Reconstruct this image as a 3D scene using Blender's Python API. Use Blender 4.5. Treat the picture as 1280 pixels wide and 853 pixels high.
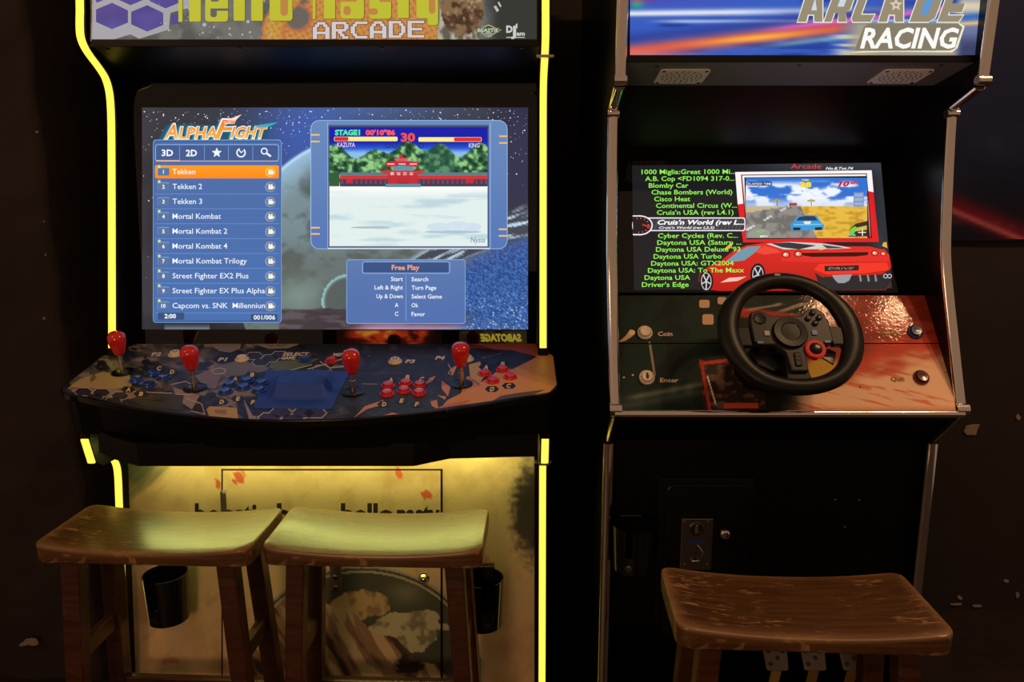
import bpy, bmesh, math, random
import numpy as np
from mathutils import Vector, Matrix

random.seed(7)
for o in list(bpy.data.objects):
    bpy.data.objects.remove(o, do_unlink=True)
SC = bpy.context.scene
COL = SC.collection

# ------------------------------------------------------------------ camera
F = 945.0                    # focal length in pixels of a 1280 px wide frame
PITCH = math.radians(11.0)
CAM_H = 1.44
cam_d = bpy.data.cameras.new('camera')
cam_d.sensor_width = 36.0
cam_d.lens = F * 36.0 / 1280.0
cam_d.clip_start = 0.02
cam = bpy.data.objects.new('camera', cam_d)
COL.objects.link(cam)
cam.location = (0, 0, CAM_H)
cam.rotation_euler = (math.radians(90) - PITCH, 0, 0)
SC.camera = cam

# ------------------------------------------------------------------ world, lamps, exposure
SC.view_settings.view_transform = 'Standard'
SC.view_settings.look = 'None'
SC.view_settings.exposure = 0.0
SC.view_settings.gamma = 1.0
SC.view_settings.use_curve_mapping = False
w = bpy.data.worlds.new('world')
SC.world = w
w.use_nodes = True
w.node_tree.nodes['Background'].inputs[0].default_value = (1.0, 0.60, 0.37, 1)
w.node_tree.nodes['Background'].inputs[1].default_value = 0.24


def lamp(name, loc, energy, color, radius=0.07):
    l = bpy.data.lights.new(name, 'POINT')
    l.energy = energy
    l.color = color
    l.shadow_soft_size = radius
    o = bpy.data.objects.new(name, l)
    COL.objects.link(o)
    o.location = loc
    return o


# two warm hanging bulbs over the racing cabinet, then two added fill lights
lamp('bulb_or_fill', (1.75, 1.04, 2.80), 42.0, (1.0, 0.61, 0.30), 0.06)
lamp('bulb_or_fill', (1.42, 1.04, 2.80), 27.0, (1.0, 0.61, 0.30), 0.05)
lamp('bulb_or_fill', (-2.0, 0.10, 2.70), 26.0, (1.0, 0.55, 0.30), 0.22)  # added soft fill, high on the left, for the stools and fighting cabinet
lamp('low_fill_light', (-0.85, -1.15, 1.00), 40.0, (1.0, 0.60, 0.30), 0.25)  # added low fill behind the viewer, lifts the fighting cabinet's lower front

# ------------------------------------------------------------------ helpers
CP_, SP_ = math.cos(PITCH), math.sin(PITCH)
CAMP = Vector((0, 0, CAM_H))


def ray(px, py):
    a = (px - 640.0) / F
    b = (py - 426.5) / F
    return Vector((a, CP_ - b * SP_, -SP_ - b * CP_))


def at_d(px, py, d):
    r = ray(px, py)
    return CAMP + r * (d / r.y)


def at_z(px, py, z):
    r = ray(px, py)
    return CAMP + r * ((z - CAM_H) / r.z)


def s2l(c):
    c = c / 255.0
    return c / 12.92 if c <= 0.04045 else ((c + 0.055) / 1.055) ** 2.4


def rgb(r, g, b):
    return (s2l(r), s2l(g), s2l(b), 1.0)


def s2l_np(a):
    a = np.clip(a, 0, 255) / 255.0
    return np.where(a <= 0.04045, a / 12.92, ((a + 0.055) / 1.055) ** 2.4)


def nrm(v):
    return Vector(v).normalized()


# ---- value noise for printed artwork
def vnoise(x, y, seed=0):
    xi = np.floor(x).astype(np.int64)
    yi = np.floor(y).astype(np.int64)
    fx = x - xi
    fy = y - yi
    fx = fx * fx * (3 - 2 * fx)
    fy = fy * fy * (3 - 2 * fy)

    def h(a, b):
        n = (a * 374761393 + b * 668265263 + seed * 974711) & 0x7fffffff
        n = ((n ^ (n >> 13)) * 1274126177) & 0x7fffffff
        return ((n ^ (n >> 16)) & 0xffff) / 65535.0
    return (h(xi, yi) * (1 - fx) + h(xi + 1, yi) * fx) * (1 - fy) + (h(xi, yi + 1) * (1 - fx) + h(xi + 1, yi + 1) * fx) * fy


def fbm(x, y, seed=0, octv=4):
    t = 0
    a = 0.5
    for i in range(octv):
        t = t + a * vnoise(x * 2 ** i, y * 2 ** i, seed + i * 17)
        a *= 0.5
    return t / (1 - 0.5 ** octv)


def mixc(A, col, m):
    m = np.clip(m, 0, 1)[..., None]
    return A * (1 - m) + np.array(col, float) * m


def sstep(a, b, x):
    t = np.clip((x - a) / (b - a), 0, 1)
    return t * t * (3 - 2 * t)


# ---- materials
MATS = {}


def new_mat(name):
    m = bpy.data.materials.new(name)
    m.use_nodes = True
    MATS[name] = m
    return m, m.node_tree.nodes, m.node_tree.links, m.node_tree.nodes['Principled BSDF']


def mat(name, col, rough=0.5, metal=0.0, coat=0.0, spec=0.5, noise=0.0, nscale=40.0, bump=0.0):
    m, n, l, b = new_mat(name)
    b.inputs['Base Color'].default_value = col if len(col) == 4 else (*col, 1)
    b.inputs['Roughness'].default_value = rough
    b.inputs['Metallic'].default_value = metal
    b.inputs['Coat Weight'].default_value = coat
    b.inputs['Coat Roughness'].default_value = 0.08
    b.inputs['Specular IOR Level'].default_value = spec
    if noise or bump:
        tc = n.new('ShaderNodeTexCoord')
        no = n.new('ShaderNodeTexNoise')
        no.inputs['Scale'].default_value = nscale
        no.inputs['Detail'].default_value = 6
        l.new(tc.outputs['Object'], no.inputs['Vector'])
        if noise:
            mx = n.new('ShaderNodeMix')
            mx.data_type = 'RGBA'
            c = b.inputs['Base Color'].default_value
            mx.inputs[6].default_value = [max(0, v * (1 - noise)) for v in c[:3]] + [1]
            mx.inputs[7].default_value = [min(1, v * (1 + noise)) for v in c[:3]] + [1]
            l.new(no.outputs['Fac'], mx.inputs[0])
            l.new(mx.outputs[2], b.inputs['Base Color'])
        if bump:
            bp = n.new('ShaderNodeBump')
            bp.inputs['Strength'].default_value = bump
            bp.inputs['Distance'].default_value = 0.004
            l.new(no.outputs['Fac'], bp.inputs['Height'])
            l.new(bp.outputs[0], b.inputs['Normal'])
    return m


def emit_mat(name, col, strength):
    m, n, l, b = new_mat(name)
    b.inputs['Base Color'].default_value = (0.02, 0.02, 0.02, 1)
    b.inputs['Emission Color'].default_value = col if len(col) == 4 else (*col, 1)
    b.inputs['Emission Strength'].default_value = strength
    return m


def print_mat(name, emit=0.0, rough=0.35, coat=0.0, bump=0.0, bscale=120.0, spec=0.5, coat_rough=0.05):
    """flat print: the colours come from the mesh's colour attribute"""
    m, n, l, b = new_mat(name)
    a = n.new('ShaderNodeAttribute')
    a.attribute_name = 'Col'
    if emit:
        b.inputs['Base Color'].default_value = (0.01, 0.01, 0.01, 1)
        l.new(a.outputs['Color'], b.inputs['Emission Color'])
        b.inputs['Emission Strength'].default_value = emit
    else:
        l.new(a.outputs['Color'], b.inputs['Base Color'])
    b.inputs['Roughness'].default_value = rough
    b.inputs['Specular IOR Level'].default_value = spec
    b.inputs['Coat Weight'].default_value = coat
    b.inputs['Coat Roughness'].default_value = coat_rough
    if bump:
        tc = n.new('ShaderNodeTexCoord')
        no = n.new('ShaderNodeTexNoise')
        no.inputs['Scale'].default_value = bscale
        no.inputs['Detail'].default_value = 2
        l.new(tc.outputs['Object'], no.inputs['Vector'])
        bp = n.new('ShaderNodeBump')
        bp.inputs['Strength'].default_value = bump
        bp.inputs['Distance'].default_value = 0.003
        l.new(no.outputs['Fac'], bp.inputs['Height'])
        l.new(bp.outputs[0], b.inputs['Normal'])
        l.new(bp.outputs[0], b.inputs['Coat Normal'])
    return m


mat('black_laminate', (0.0022, 0.002, 0.002), 0.42, spec=0.12, bump=0.03, nscale=300)
mat('black_matte', (0.008, 0.0075, 0.008), 0.6)
mat('black_satin', (0.003, 0.003, 0.004), 0.32, spec=0.3)
mat('bezel_glass', (0.002, 0.0016, 0.0016), 0.015, spec=0.5)
mat('black_plastic', (0.004, 0.004, 0.004), 0.25, spec=0.3)
mat('rubber', (0.008, 0.008, 0.009), 0.42, spec=0.3)
mat('wheel_leather', (0.006, 0.006, 0.007), 0.40, spec=0.25, bump=0.08, nscale=400)
mat('wheel_grey', (0.014, 0.014, 0.017), 0.4, spec=0.3)
mat('chrome', (0.86, 0.80, 0.75), 0.13, metal=1.0)
mat('steel', (0.55, 0.52, 0.50), 0.3, metal=1.0)
mat('brushed_steel', (0.26, 0.23, 0.21), 0.28, metal=1.0, noise=0.15, nscale=90)
mat('grille_metal', (0.88, 0.88, 0.88), 0.5)
mat('cup_plastic', (0.004, 0.004, 0.004), 0.16, spec=0.7)
mat('pedal_steel', (0.15, 0.12, 0.10), 0.35, metal=1.0, noise=0.2, nscale=120)
mat('dark_steel', (0.10, 0.09, 0.085), 0.35, metal=1.0)
mat('red_plastic', (0.62, 0.014, 0.018), 0.18, coat=0.5)
mat('blue_plastic', (0.012, 0.055, 0.36), 0.22, coat=0.3)
mat('white_plastic', (0.72, 0.62, 0.52), 0.3)
mat('navy_plastic', (0.02, 0.045, 0.16), 0.25, coat=0.3)
mat('maroon_plastic', (0.10, 0.008, 0.010), 0.25, coat=0.3)
mat('pale_print', (0.62, 0.55, 0.45), 0.5)
mat('icon_black', (0.01, 0.01, 0.01), 0.5)
mat('icon_blue', (0.06, 0.14, 0.35), 0.4)
mat('icon_grey', (0.30, 0.30, 0.32), 0.4)
mat('blue_cloth', (0.012, 0.065, 0.42), 0.6, noise=0.25, nscale=30, bump=0.25)
mat('plaster_chip', (0.24, 0.17, 0.13), 0.9, noise=0.3, nscale=60)
mat('gold_arm', (0.62, 0.36, 0.10), 0.35, metal=0.7, noise=0.35, nscale=180)
emit_mat('led_yellow', (1.0, 0.76, 0.08), 1.35)
emit_mat('led_under', (0.92, 0.98, 0.26), 19.0)
print_mat('screen_print', emit=1.0, rough=0.08)
print_mat('screen_print_race', emit=1.05, rough=0.08)
print_mat('marquee_print', emit=0.74, rough=0.35, spec=0.15)
print_mat('marquee_print_race', emit=1.0, rough=0.35, spec=0.15)
print_mat('deck_print', rough=0.42, spec=0.3, coat=0.0, bump=0.0)
print_mat('dash_print', rough=0.6, spec=0.2, coat=0.12, bump=0.08, bscale=170.0, coat_rough=0.05)
print_mat('panel_print', rough=0.45, bump=0.05, bscale=260)
print_mat('poster_print', rough=0.5, spec=0.12)
print_mat('opposite_sign', emit=9.0, rough=0.4)


def wall_mat(name, c1, c2, scale, bump, rough=0.85):
    m, n, l, b = new_mat(name)
    tc = n.new('ShaderNodeTexCoord')
    no = n.new('ShaderNodeTexNoise')
    no.inputs['Scale'].default_value = scale
    no.inputs['Detail'].default_value = 8
    l.new(tc.outputs['Object'], no.inputs['Vector'])
    r = n.new('ShaderNodeValToRGB')
    r.color_ramp.elements[0].position = 0.3
    r.color_ramp.elements[0].color = (*c1, 1)
    r.color_ramp.elements[1].position = 0.75
    r.color_ramp.elements[1].color = (*c2, 1)
    l.new(no.outputs['Fac'], r.inputs[0])
    l.new(r.outputs[0], b.inputs['Base Color'])
    bp = n.new('ShaderNodeBump')
    bp.inputs['Strength'].default_value = bump
    bp.inputs['Distance'].default_value = 0.01
    n2 = n.new('ShaderNodeTexNoise')
    n2.inputs['Scale'].default_value = scale * 6
    n2.inputs['Detail'].default_value = 8
    l.new(tc.outputs['Object'], n2.inputs['Vector'])
    l.new(n2.outputs['Fac'], bp.inputs['Height'])
    l.new(bp.outputs[0], b.inputs['Normal'])
    b.inputs['Roughness'].default_value = rough
    return m


wall_mat('plaster_wall', (0.009, 0.0045, 0.004), (0.020, 0.010, 0.009), 3.0, 0.5)
wall_mat('back_wall', (0.009, 0.005, 0.004), (0.016, 0.008, 0.006), 2.5, 0.3)
wall_mat('floor_concrete', (0.010, 0.005, 0.004), (0.024, 0.011, 0.009), 4.0, 0.4, 0.6)


def wood_mat(name, dark, mid, worn, scratch_amount, rough=0.3):
    """varnished wood: long grain, pale scratches; the attribute 'wear' (0..1) bares the edges"""
    m, n, l, b = new_mat(name)
    tc = n.new('ShaderNodeTexCoord')
    mp = n.new('ShaderNodeMapping')
    mp.inputs['Scale'].default_value = (4, 60, 60)
    l.new(tc.outputs['Object'], mp.inputs['Vector'])
    g = n.new('ShaderNodeTexNoise')
    g.inputs['Scale'].default_value = 2.0
    g.inputs['Detail'].default_value = 6
    l.new(mp.outputs[0], g.inputs['Vector'])
    r = n.new('ShaderNodeValToRGB')
    r.color_ramp.elements[0].position = 0.35
    r.color_ramp.elements[0].color = (*dark, 1)
    r.color_ramp.elements[1].position = 0.7
    r.color_ramp.elements[1].color = (*mid, 1)
    l.new(g.outputs['Fac'], r.inputs[0])
    # scratches: thin warped bands kept only inside blotches
    mp2 = n.new('ShaderNodeMapping')
    mp2.inputs['Scale'].default_value = (14, 75, 30)
    mp2.inputs['Rotation'].default_value = (0, 0, 0.6)
    l.new(tc.outputs['Object'], mp2.inputs['Vector'])
    s = n.new('ShaderNodeTexNoise')
    s.inputs['Scale'].default_value = 1.6
    s.inputs['Detail'].default_value = 5
    s.inputs['Distortion'].default_value = 1.2
    l.new(mp2.outputs[0], s.inputs['Vector'])
    bl = n.new('ShaderNodeTexNoise')
    bl.inputs['Scale'].default_value = 9.0
    bl.inputs['Detail'].default_value = 3
    l.new(tc.outputs['Object'], bl.inputs['Vector'])
    r1 = n.new('ShaderNodeValToRGB')
    r1.color_ramp.elements[0].position = 0.56
    r1.color_ramp.elements[0].color = (0, 0, 0, 1)
    r1.color_ramp.elements[1].position = 0.61
    l.new(s.outputs['Fac'], r1.inputs[0])
    r2 = n.new('ShaderNodeValToRGB')
    r2.color_ramp.elements[0].position = 0.48
    r2.color_ramp.elements[0].color = (0, 0, 0, 1)
    r2.color_ramp.elements[1].position = 0.58
    l.new(bl.outputs['Fac'], r2.inputs[0])
    mu = n.new('ShaderNodeMath')
    mu.operation = 'MULTIPLY'
    l.new(r1.outputs[0], mu.inputs[0])
    l.new(r2.outputs[0], mu.inputs[1])
    mu2 = n.new('ShaderNodeMath')
    mu2.operation = 'MULTIPLY'
    l.new(mu.outputs[0], mu2.inputs[0])
    mu2.inputs[1].default_value = scratch_amount
    at = n.new('ShaderNodeAttribute')
    at.attribute_name = 'wear'
    wn = n.new('ShaderNodeMath')
    wn.operation = 'MULTIPLY'
    l.new(at.outputs['Fac'], wn.inputs[0])
    l.new(bl.outputs['Fac'], wn.inputs[1])
    ad = n.new('ShaderNodeMath')
    ad.operation = 'MAXIMUM'
    l.new(mu2.outputs[0], ad.inputs[0])
    l.new(wn.outputs[0], ad.inputs[1])
    mx = n.new('ShaderNodeMix')
    mx.data_type = 'RGBA'
    l.new(ad.outputs[0], mx.inputs[0])
    l.new(r.outputs[0], mx.inputs[6])
    mx.inputs[7].default_value = (*worn, 1)
    l.new(mx.outputs[2], b.inputs['Base Color'])
    b.inputs['Coat Weight'].default_value = 0.5
    b.inputs['Specular IOR Level'].default_value = 0.3
    b.inputs['Coat Roughness'].default_value = 0.24
    rr = n.new('ShaderNodeMath')
    rr.operation = 'MULTIPLY_ADD'
    l.new(ad.outputs[0], rr.inputs[0])
    rr.inputs[1].default_value = 0.35
    rr.inputs[2].default_value = rough
    l.new(rr.outputs[0], b.inputs['Roughness'])
    bp = n.new('ShaderNodeBump')
    bp.inputs['Strength'].default_value = 0.3
    bp.inputs['Distance'].default_value = 0.002
    l.new(s.outputs['Fac'], bp.inputs['Height'])
    l.new(bp.outputs[0], b.inputs['Normal'])
    return m


wood_mat('stool_seat_wood', (0.062, 0.026, 0.009), (0.112, 0.050, 0.017), (0.30, 0.155, 0.065), 0.85, 0.36)
wood_mat('stool_leg_wood', (0.034, 0.010, 0.004), (0.070, 0.021, 0.008), (0.30, 0.15, 0.06), 0.05, 0.36)

# ---- mesh building
ROOT_M = {}


def empty(name, loc, rz=0.0):
    o = bpy.data.objects.new(name, None)
    COL.objects.link(o)
    o.location = loc
    o.rotation_euler = (0, 0, rz)
    o.empty_display_size = 0.1
    ROOT_M[o.name] = Matrix.Translation(loc) @ Matrix.Rotation(rz, 4, 'Z')
    return o


def world_matrix(o):
    M = Matrix.Identity(4)
    while o is not None:
        M = o.matrix_local_own @ M if hasattr(o, 'matrix_local_own') else (ROOT_M.get(o.name, Matrix.Identity(4)) @ M)
        o = o.parent
    return M


def tag(o, label=None, cat=None, group=None, kind=None):
    if label:
        o['label'] = label
    if cat:
        o['category'] = cat
    if group:
        o['group'] = group
    if kind:
        o['kind'] = kind
    return o


def mesh_obj(name, V, Fc, material, parent=None, smooth=False, cols=None, wear=None):
    """vertices in world space; they are stored in the parent's own space"""
    if parent is not None:
        Mi = world_matrix(parent).inverted()
        V = [Mi @ Vector(v) for v in V]
    me = bpy.data.meshes.new(name)
    me.from_pydata([tuple(v) for v in V], [], Fc)
    if cols is not None:
        a = me.attributes.new('Col', 'FLOAT_COLOR', 'POINT')
        a.data.foreach_set('color', np.asarray(cols, dtype=np.float32).ravel())
    if wear is not None:
        a = me.attributes.new('wear', 'FLOAT', 'POINT')
        a.data.foreach_set('value', np.asarray(wear, dtype=np.float32))
    me.materials.append(MATS[material] if isinstance(material, str) else material)
    if smooth:
        for p in me.polygons:
            p.use_smooth = True
    me.update()
    o = bpy.data.objects.new(name, me)
    COL.objects.link(o)
    if parent is not None:
        o.parent = parent
    return o


def recalc(o):
    bm = bmesh.new()
    bm.from_mesh(o.data)
    bmesh.ops.recalc_face_normals(bm, faces=bm.faces)
    bm.to_mesh(o.data)
    bm.free()
    return o


def auto_smooth(o, ang=40):
    bm = bmesh.new()
    bm.from_mesh(o.data)
    bmesh.ops.recalc_face_normals(bm, faces=bm.faces)
    th = math.radians(ang)
    for f in bm.faces:
        f.smooth = True
    for e in bm.edges:
        e.smooth = len(e.link_faces) == 2 and e.calc_face_angle(0) < th
    bm.to_mesh(o.data)
    bm.free()
    return o


class MB:
    def __init__(s):
        s.V, s.F = [], []

    def add(s, V, Fc):
        k = len(s.V)
        s.V += [Vector(v) for v in V]
        s.F += [[i + k for i in f] for f in Fc]
        return s

    def box(s, x0, x1, y0, y1, z0, z1):
        V = [(x, y, z) for x in (x0, x1) for y in (y0, y1) for z in (z0, z1)]
        return s.add(V, [(0, 1, 3, 2), (4, 6, 7, 5), (0, 4, 5, 1), (2, 3, 7, 6), (0, 2, 6, 4), (1, 5, 7, 3)])

    def hexa(s, P):
        """8 corners: bottom ring 0-3, top ring 4-7"""
        return s.add(P, [(3, 2, 1, 0), (4, 5, 6, 7), (0, 1, 5, 4), (1, 2, 6, 5), (2, 3, 7, 6), (3, 0, 4, 7)])

    def prism_x(s, prof, x0, x1):
        n = len(prof)
        V = [(x0, a, b) for a, b in prof] + [(x1, a, b) for a, b in prof]
        return s.add(V, [list(range(n)), list(range(2 * n - 1, n - 1, -1))] + [(i, i + n, (i + 1) % n + n, (i + 1) % n) for i in range(n)])

    def prism(s, ring, vec):
        n = len(ring)
        ring = [Vector(v) for v in ring]
        V = ring + [v + Vector(vec) for v in ring]
        return s.add(V, [list(range(n - 1, -1, -1)), list(range(n, 2 * n))] + [(i, (i + 1) % n, (i + 1) % n + n, i + n) for i in range(n)])

    def lathe(s, prof, origin, axis, seg=20, e1=None, cap=True):
        """prof: (radius, height) pairs along axis"""
        ax = nrm(axis)
        a1 = Vector(e1) if e1 else (ax.orthogonal())
        a1 = (a1 - ax * a1.dot(ax)).normalized()
        a2 = ax.cross(a1)
        V, Fc = [], []
        for r, h in prof:
            for k in range(seg):
                t = 2 * math.pi * k / seg
                V.append(Vector(origin) + ax * h + (a1 * math.cos(t) + a2 * math.sin(t)) * r)
        m = len(prof)
        for i in range(m - 1):
            for k in range(seg):
                k2 = (k + 1) % seg
                Fc.append((i * seg + k, i * seg + k2, (i + 1) * seg + k2, (i + 1) * seg + k))
        if cap:
            Fc.append(list(range(seg - 1, -1, -1)))
            Fc.append([(m - 1) * seg + k for k in range(seg)])
        return s.add(V, Fc)

    def tube(s, path, r, seg=10, closed=False):
        path = [Vector(p) for p in path]
        n = len(path)
        V, Fc = [], []
        prev = None
        for i, p in enumerate(path):
            a = path[i - 1] if (i or closed) else path[0]
            b = path[(i + 1) % n] if (i < n - 1 or closed) else path[-1]
            t = (b - a).normalized()
            if prev is None:
                u = t.orthogonal().normalized()
            else:
                u = (prev - t * prev.dot(t)).normalized()
            prev = u
            v = t.cross(u)
            rr = r[i] if isinstance(r, (list, tuple)) else r
            for k in range(seg):
                q = 2 * math.pi * k / seg
                V.append(p + (u * math.cos(q) + v * math.sin(q)) * rr)
        m = n if closed else n - 1
        for i in range(m):
            j = (i + 1) % n
            for k in range(seg):
                k2 = (k + 1) % seg
                Fc.append((i * seg + k, i * seg + k2, j * seg + k2, j * seg + k))
        if not closed:
            Fc.append(list(range(seg - 1, -1, -1)))
            Fc.append([(n - 1) * seg + k for k in range(seg)])
        return s.add(V, Fc)

    def build(s, name, material, parent=None, smooth=None, bevel=0.0, segs=2, xf=None):
        V = s.V if xf is None else [xf(v) for v in s.V]
        o = mesh_obj(name, V, s.F, material, parent)
        if bevel:
            bm = bmesh.new()
            bm.from_mesh(o.data)
            bmesh.ops.recalc_face_normals(bm, faces=bm.faces)
            ed = [e for e in bm.edges if e.calc_face_angle(0) > 0.5]
            bmesh.ops.bevel(bm, geom=ed, offset=bevel, segments=segs, affect='EDGES', profile=0.5, clamp_overlap=True)
            bm.to_mesh(o.data)
            bm.free()
        if smooth is not None:
            auto_smooth(o, smooth)
        else:
            recalc(o)
        return o


def chaikin(P, n=2):
    P = [Vector(p) for p in P]
    for _ in range(n):
        Q = [P[0]]
        for a, b in zip(P[:-1], P[1:]):
            Q += [a * 0.75 + b * 0.25, a * 0.25 + b * 0.75]
        Q.append(P[-1])
        P = Q
    return P


def edge_strip(path, xc, width, height, rounded=False, xf=None, base=-0.001):
    """a moulding that follows the front edge (d, z) of a side panel; path runs downwards"""
    P = [Vector((p[0], p[1])) for p in path]
    V, Fc = [], []
    prof = []
    if rounded:
        for k in range(9):
            t = math.pi * k / 8
            prof.append((math.cos(t) * width / 2, base + math.sin(t) * height))
    else:
        prof = [(width / 2, base), (width / 2, height * 0.7), (width * 0.3, height), (-width * 0.3, height), (-width / 2, height * 0.7), (-width / 2, base)]
    m = len(prof)
    for i, p in enumerate(P):
        t = (P[min(i + 1, len(P) - 1)] - P[max(i - 1, 0)]).normalized()
        nn = Vector((t.y, -t.x))          # for a downward path this points to -d (the viewer)
        for a, b in prof:
            q = p + nn * b
            V.append((xc + a, q.x, q.y))
    for i in range(len(P) - 1):
        for k in range(m):
            k2 = (k + 1) % m
            Fc.append((i * m + k, i * m + k2, (i + 1) * m + k2, (i + 1) * m + k))
    Fc.append(list(range(m)))
    Fc.append([(len(P) - 1) * m + k for k in range(m - 1, -1, -1)])
    mb = MB().add(V, Fc)
    return mb


# ---- flat printed pictures
FONT_CACHE = {}


def text_geo(s, bold=0.0, shear=0.0, space=1.0):
    key = (s, bold, shear, space)
    if key in FONT_CACHE:
        return FONT_CACHE[key]
    c = bpy.data.curves.new('lettering', 'FONT')
    c.body = s
    c.size = 1.0
    c.offset = bold
    c.shear = shear
    c.space_character = space
    c.resolution_u = 2
    o = bpy.data.objects.new('lettering', c)
    me = bpy.data.meshes.new_from_object(o)
    V = np.array([v.co[:2] for v in me.vertices]) if len(me.vertices) else np.zeros((0, 2))
    Fc = [list(p.vertices) for p in me.polygons]
    bpy.data.objects.remove(o)
    bpy.data.curves.remove(c)
    bpy.data.meshes.remove(me)
    FONT_CACHE[key] = (V, Fc)
    return V, Fc


CAPH = 0.73


class Plane:
    def __init__(s, p0, n):
        s.p0 = Vector(p0)
        s.n = nrm(n)

    def at(s, px, py, off=0.0):
        r = ray(px, py)
        t = (s.p0 + s.n * off - CAMP).dot(s.n) / r.dot(s.n)
        return CAMP + r * t


class Canvas:
    """a picture printed on a plane; its shapes are given in pixels of the photograph"""
    STEP = 0.00010

    def __init__(s, plane, off=0.0005):
        s.pl, s.off = plane, off
        s.V, s.F, s.C = [], [], []
        s.L = 0

    def up(s, n=1):
        s.L += n
        return s

    def _add(s, pts, faces, col):
        k = len(s.V)
        o = s.off + s.L * s.STEP
        for x, y in pts:
            s.V.append(s.pl.at(x, y, o))
            s.C.append(rgb(*col(x, y)) if callable(col) else rgb(*col))
        s.F += [[i + k for i in f] for f in faces]

    def poly(s, pts, col):
        s._add(pts, [list(range(len(pts)))], col)

    def rect(s, x0, y0, x1, y1, col, nx=1, ny=1):
        if nx == 1 and ny == 1:
            return s.poly([(x0, y0), (x1, y0), (x1, y1), (x0, y1)], col)
        P = [(x0 + (x1 - x0) * i / nx, y0 + (y1 - y0) * j / ny) for j in range(ny + 1) for i in range(nx + 1)]
        w_ = nx + 1
        s._add(P, [[j * w_ + i, j * w_ + i + 1, (j + 1) * w_ + i + 1, (j + 1) * w_ + i] for j in range(ny) for i in range(nx)], col)

    @staticmethod
    def rr_pts(x0, y0, x1, y1, r, n=4):
        P = []
        for cx, cy, a in ((x1 - r, y0 + r, -90), (x1 - r, y1 - r, 0), (x0 + r, y1 - r, 90), (x0 + r, y0 + r, 180)):
            for k in range(n + 1):
                t = math.radians(a + 90 * k / n)
                P.append((cx + r * math.cos(t), cy + r * math.sin(t)))
        return P

    def rrect(s, x0, y0, x1, y1, r, col):
        s.poly(s.rr_pts(x0, y0, x1, y1, r), col)

    def frame(s, x0, y0, x1, y1, r, wd, col):
        A = s.rr_pts(x0, y0, x1, y1, r)
        B = s.rr_pts(x0 + wd, y0 + wd, x1 - wd, y1 - wd, max(0.1, r - wd))
        n = len(A)
        s._add(A + B, [[i, (i + 1) % n, (i + 1) % n + n, i + n] for i in range(n)], col)

    def ell(s, cx, cy, rx, ry, col, n=20, rot=0.0):
        c, q = math.cos(rot), math.sin(rot)
        P = []
        for k in range(n):
            t = 2 * math.pi * k / n
            a, b = rx * math.cos(t), ry * math.sin(t)
            P.append((cx + a * c - b * q, cy + a * q + b * c))
        s.poly(P, col)

    def ring(s, cx, cy, rx, ry, wd, col, n=24, a0=0, a1=360):
        full = abs(a1 - a0) >= 360
        m = n if full else n + 1
        P = []
        for k in range(m):
            t = math.radians(a0 + (a1 - a0) * k / n)
            P.append((cx + rx * math.cos(t), cy + ry * math.sin(t)))
            P.append((cx + (rx - wd) * math.cos(t), cy + (ry - wd) * math.sin(t)))
        Fc = []
        for k in range(n):
            j = (k + 1) % m
            Fc.append([2 * k, 2 * j, 2 * j + 1, 2 * k + 1])
        s._add(P, Fc, col)

    def line(s, pts, wd, col):
        for (x0, y0), (x1, y1) in zip(pts[:-1], pts[1:]):
            L = math.hypot(x1 - x0, y1 - y0) or 1
            nx, ny = -(y1 - y0) / L * wd / 2, (x1 - x0) / L * wd / 2
            s.poly([(x0 + nx, y0 + ny), (x1 + nx, y1 + ny), (x1 - nx, y1 - ny), (x0 - nx, y0 - ny)], col)

    def text(s, t, x, y, h, col, w=None, bold=0.02, shear=0.0, align='L', rot=0.0, space=1.0, ky=1.0, flipx=False):
        """x, y: left (or right/centre) end of the base line; h: height of a capital; all in pixels"""
        V, Fc = text_geo(t, bold, shear, space)
        if len(V) == 0:
            return
        k = h / CAPH
        x0, x1 = V[:, 0].min(), V[:, 0].max()
        kx = (w / (x1 - x0)) if w else k
        W = (x1 - x0) * kx
        ox = {'L': 0, 'R': -W, 'C': -W / 2}[align]
        c, q = math.cos(rot), math.sin(rot)
        P = []
        for a, b in V:
            u = (a - x0) * kx
            if flipx:
                u = W - u
            u += ox
            v = -b * k * ky
            P.append((x + u * c - v * q, y + u * q + v * c))
        s._add(P, Fc, col)

    def grid(s, x0, y0, x1, y1, nx, ny, fn):
        """fn(X, Y) -> sRGB array; one flat cell per sample"""
        o = s.off + s.L * s.STEP
        xs = np.linspace(x0, x1, nx + 1)
        ys = np.linspace(y0, y1, ny + 1)
        X, Y = np.meshgrid(xs, ys)
        C = s2l_np(fn(X, Y))
        k = len(s.V)
        a = (X.ravel() - 640) / F
        b = (Y.ravel() - 426.5) / F
        R = np.stack([a, CP_ - b * SP_, -SP_ - b * CP_], 1)
        nn = np.array(s.pl.n)
        dd = (np.array(s.pl.p0) + nn * o - np.array(CAMP)) @ nn
        P = np.array(CAMP) + R * (dd / (R @ nn))[:, None]
        s.V += [tuple(p) for p in P]
        C = C.reshape(-1, 3)
        s.C += [(c[0], c[1], c[2], 1.0) for c in C]
        w_ = nx + 1
        s.F += [[k + j * w_ + i, k + j * w_ + i + 1, k + (j + 1) * w_ + i + 1, k + (j + 1) * w_ + i] for j in range(ny) for i in range(nx)]

    def grid_poly(s, pts, step, fn):
        """a grid cut to a polygon (cells whose centre lies inside), with the polygon itself underneath"""
        xs = [p[0] for p in pts]
        ys = [p[1] for p in pts]
        x0, x1, y0, y1 = min(xs), max(xs), min(ys), max(ys)

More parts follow.
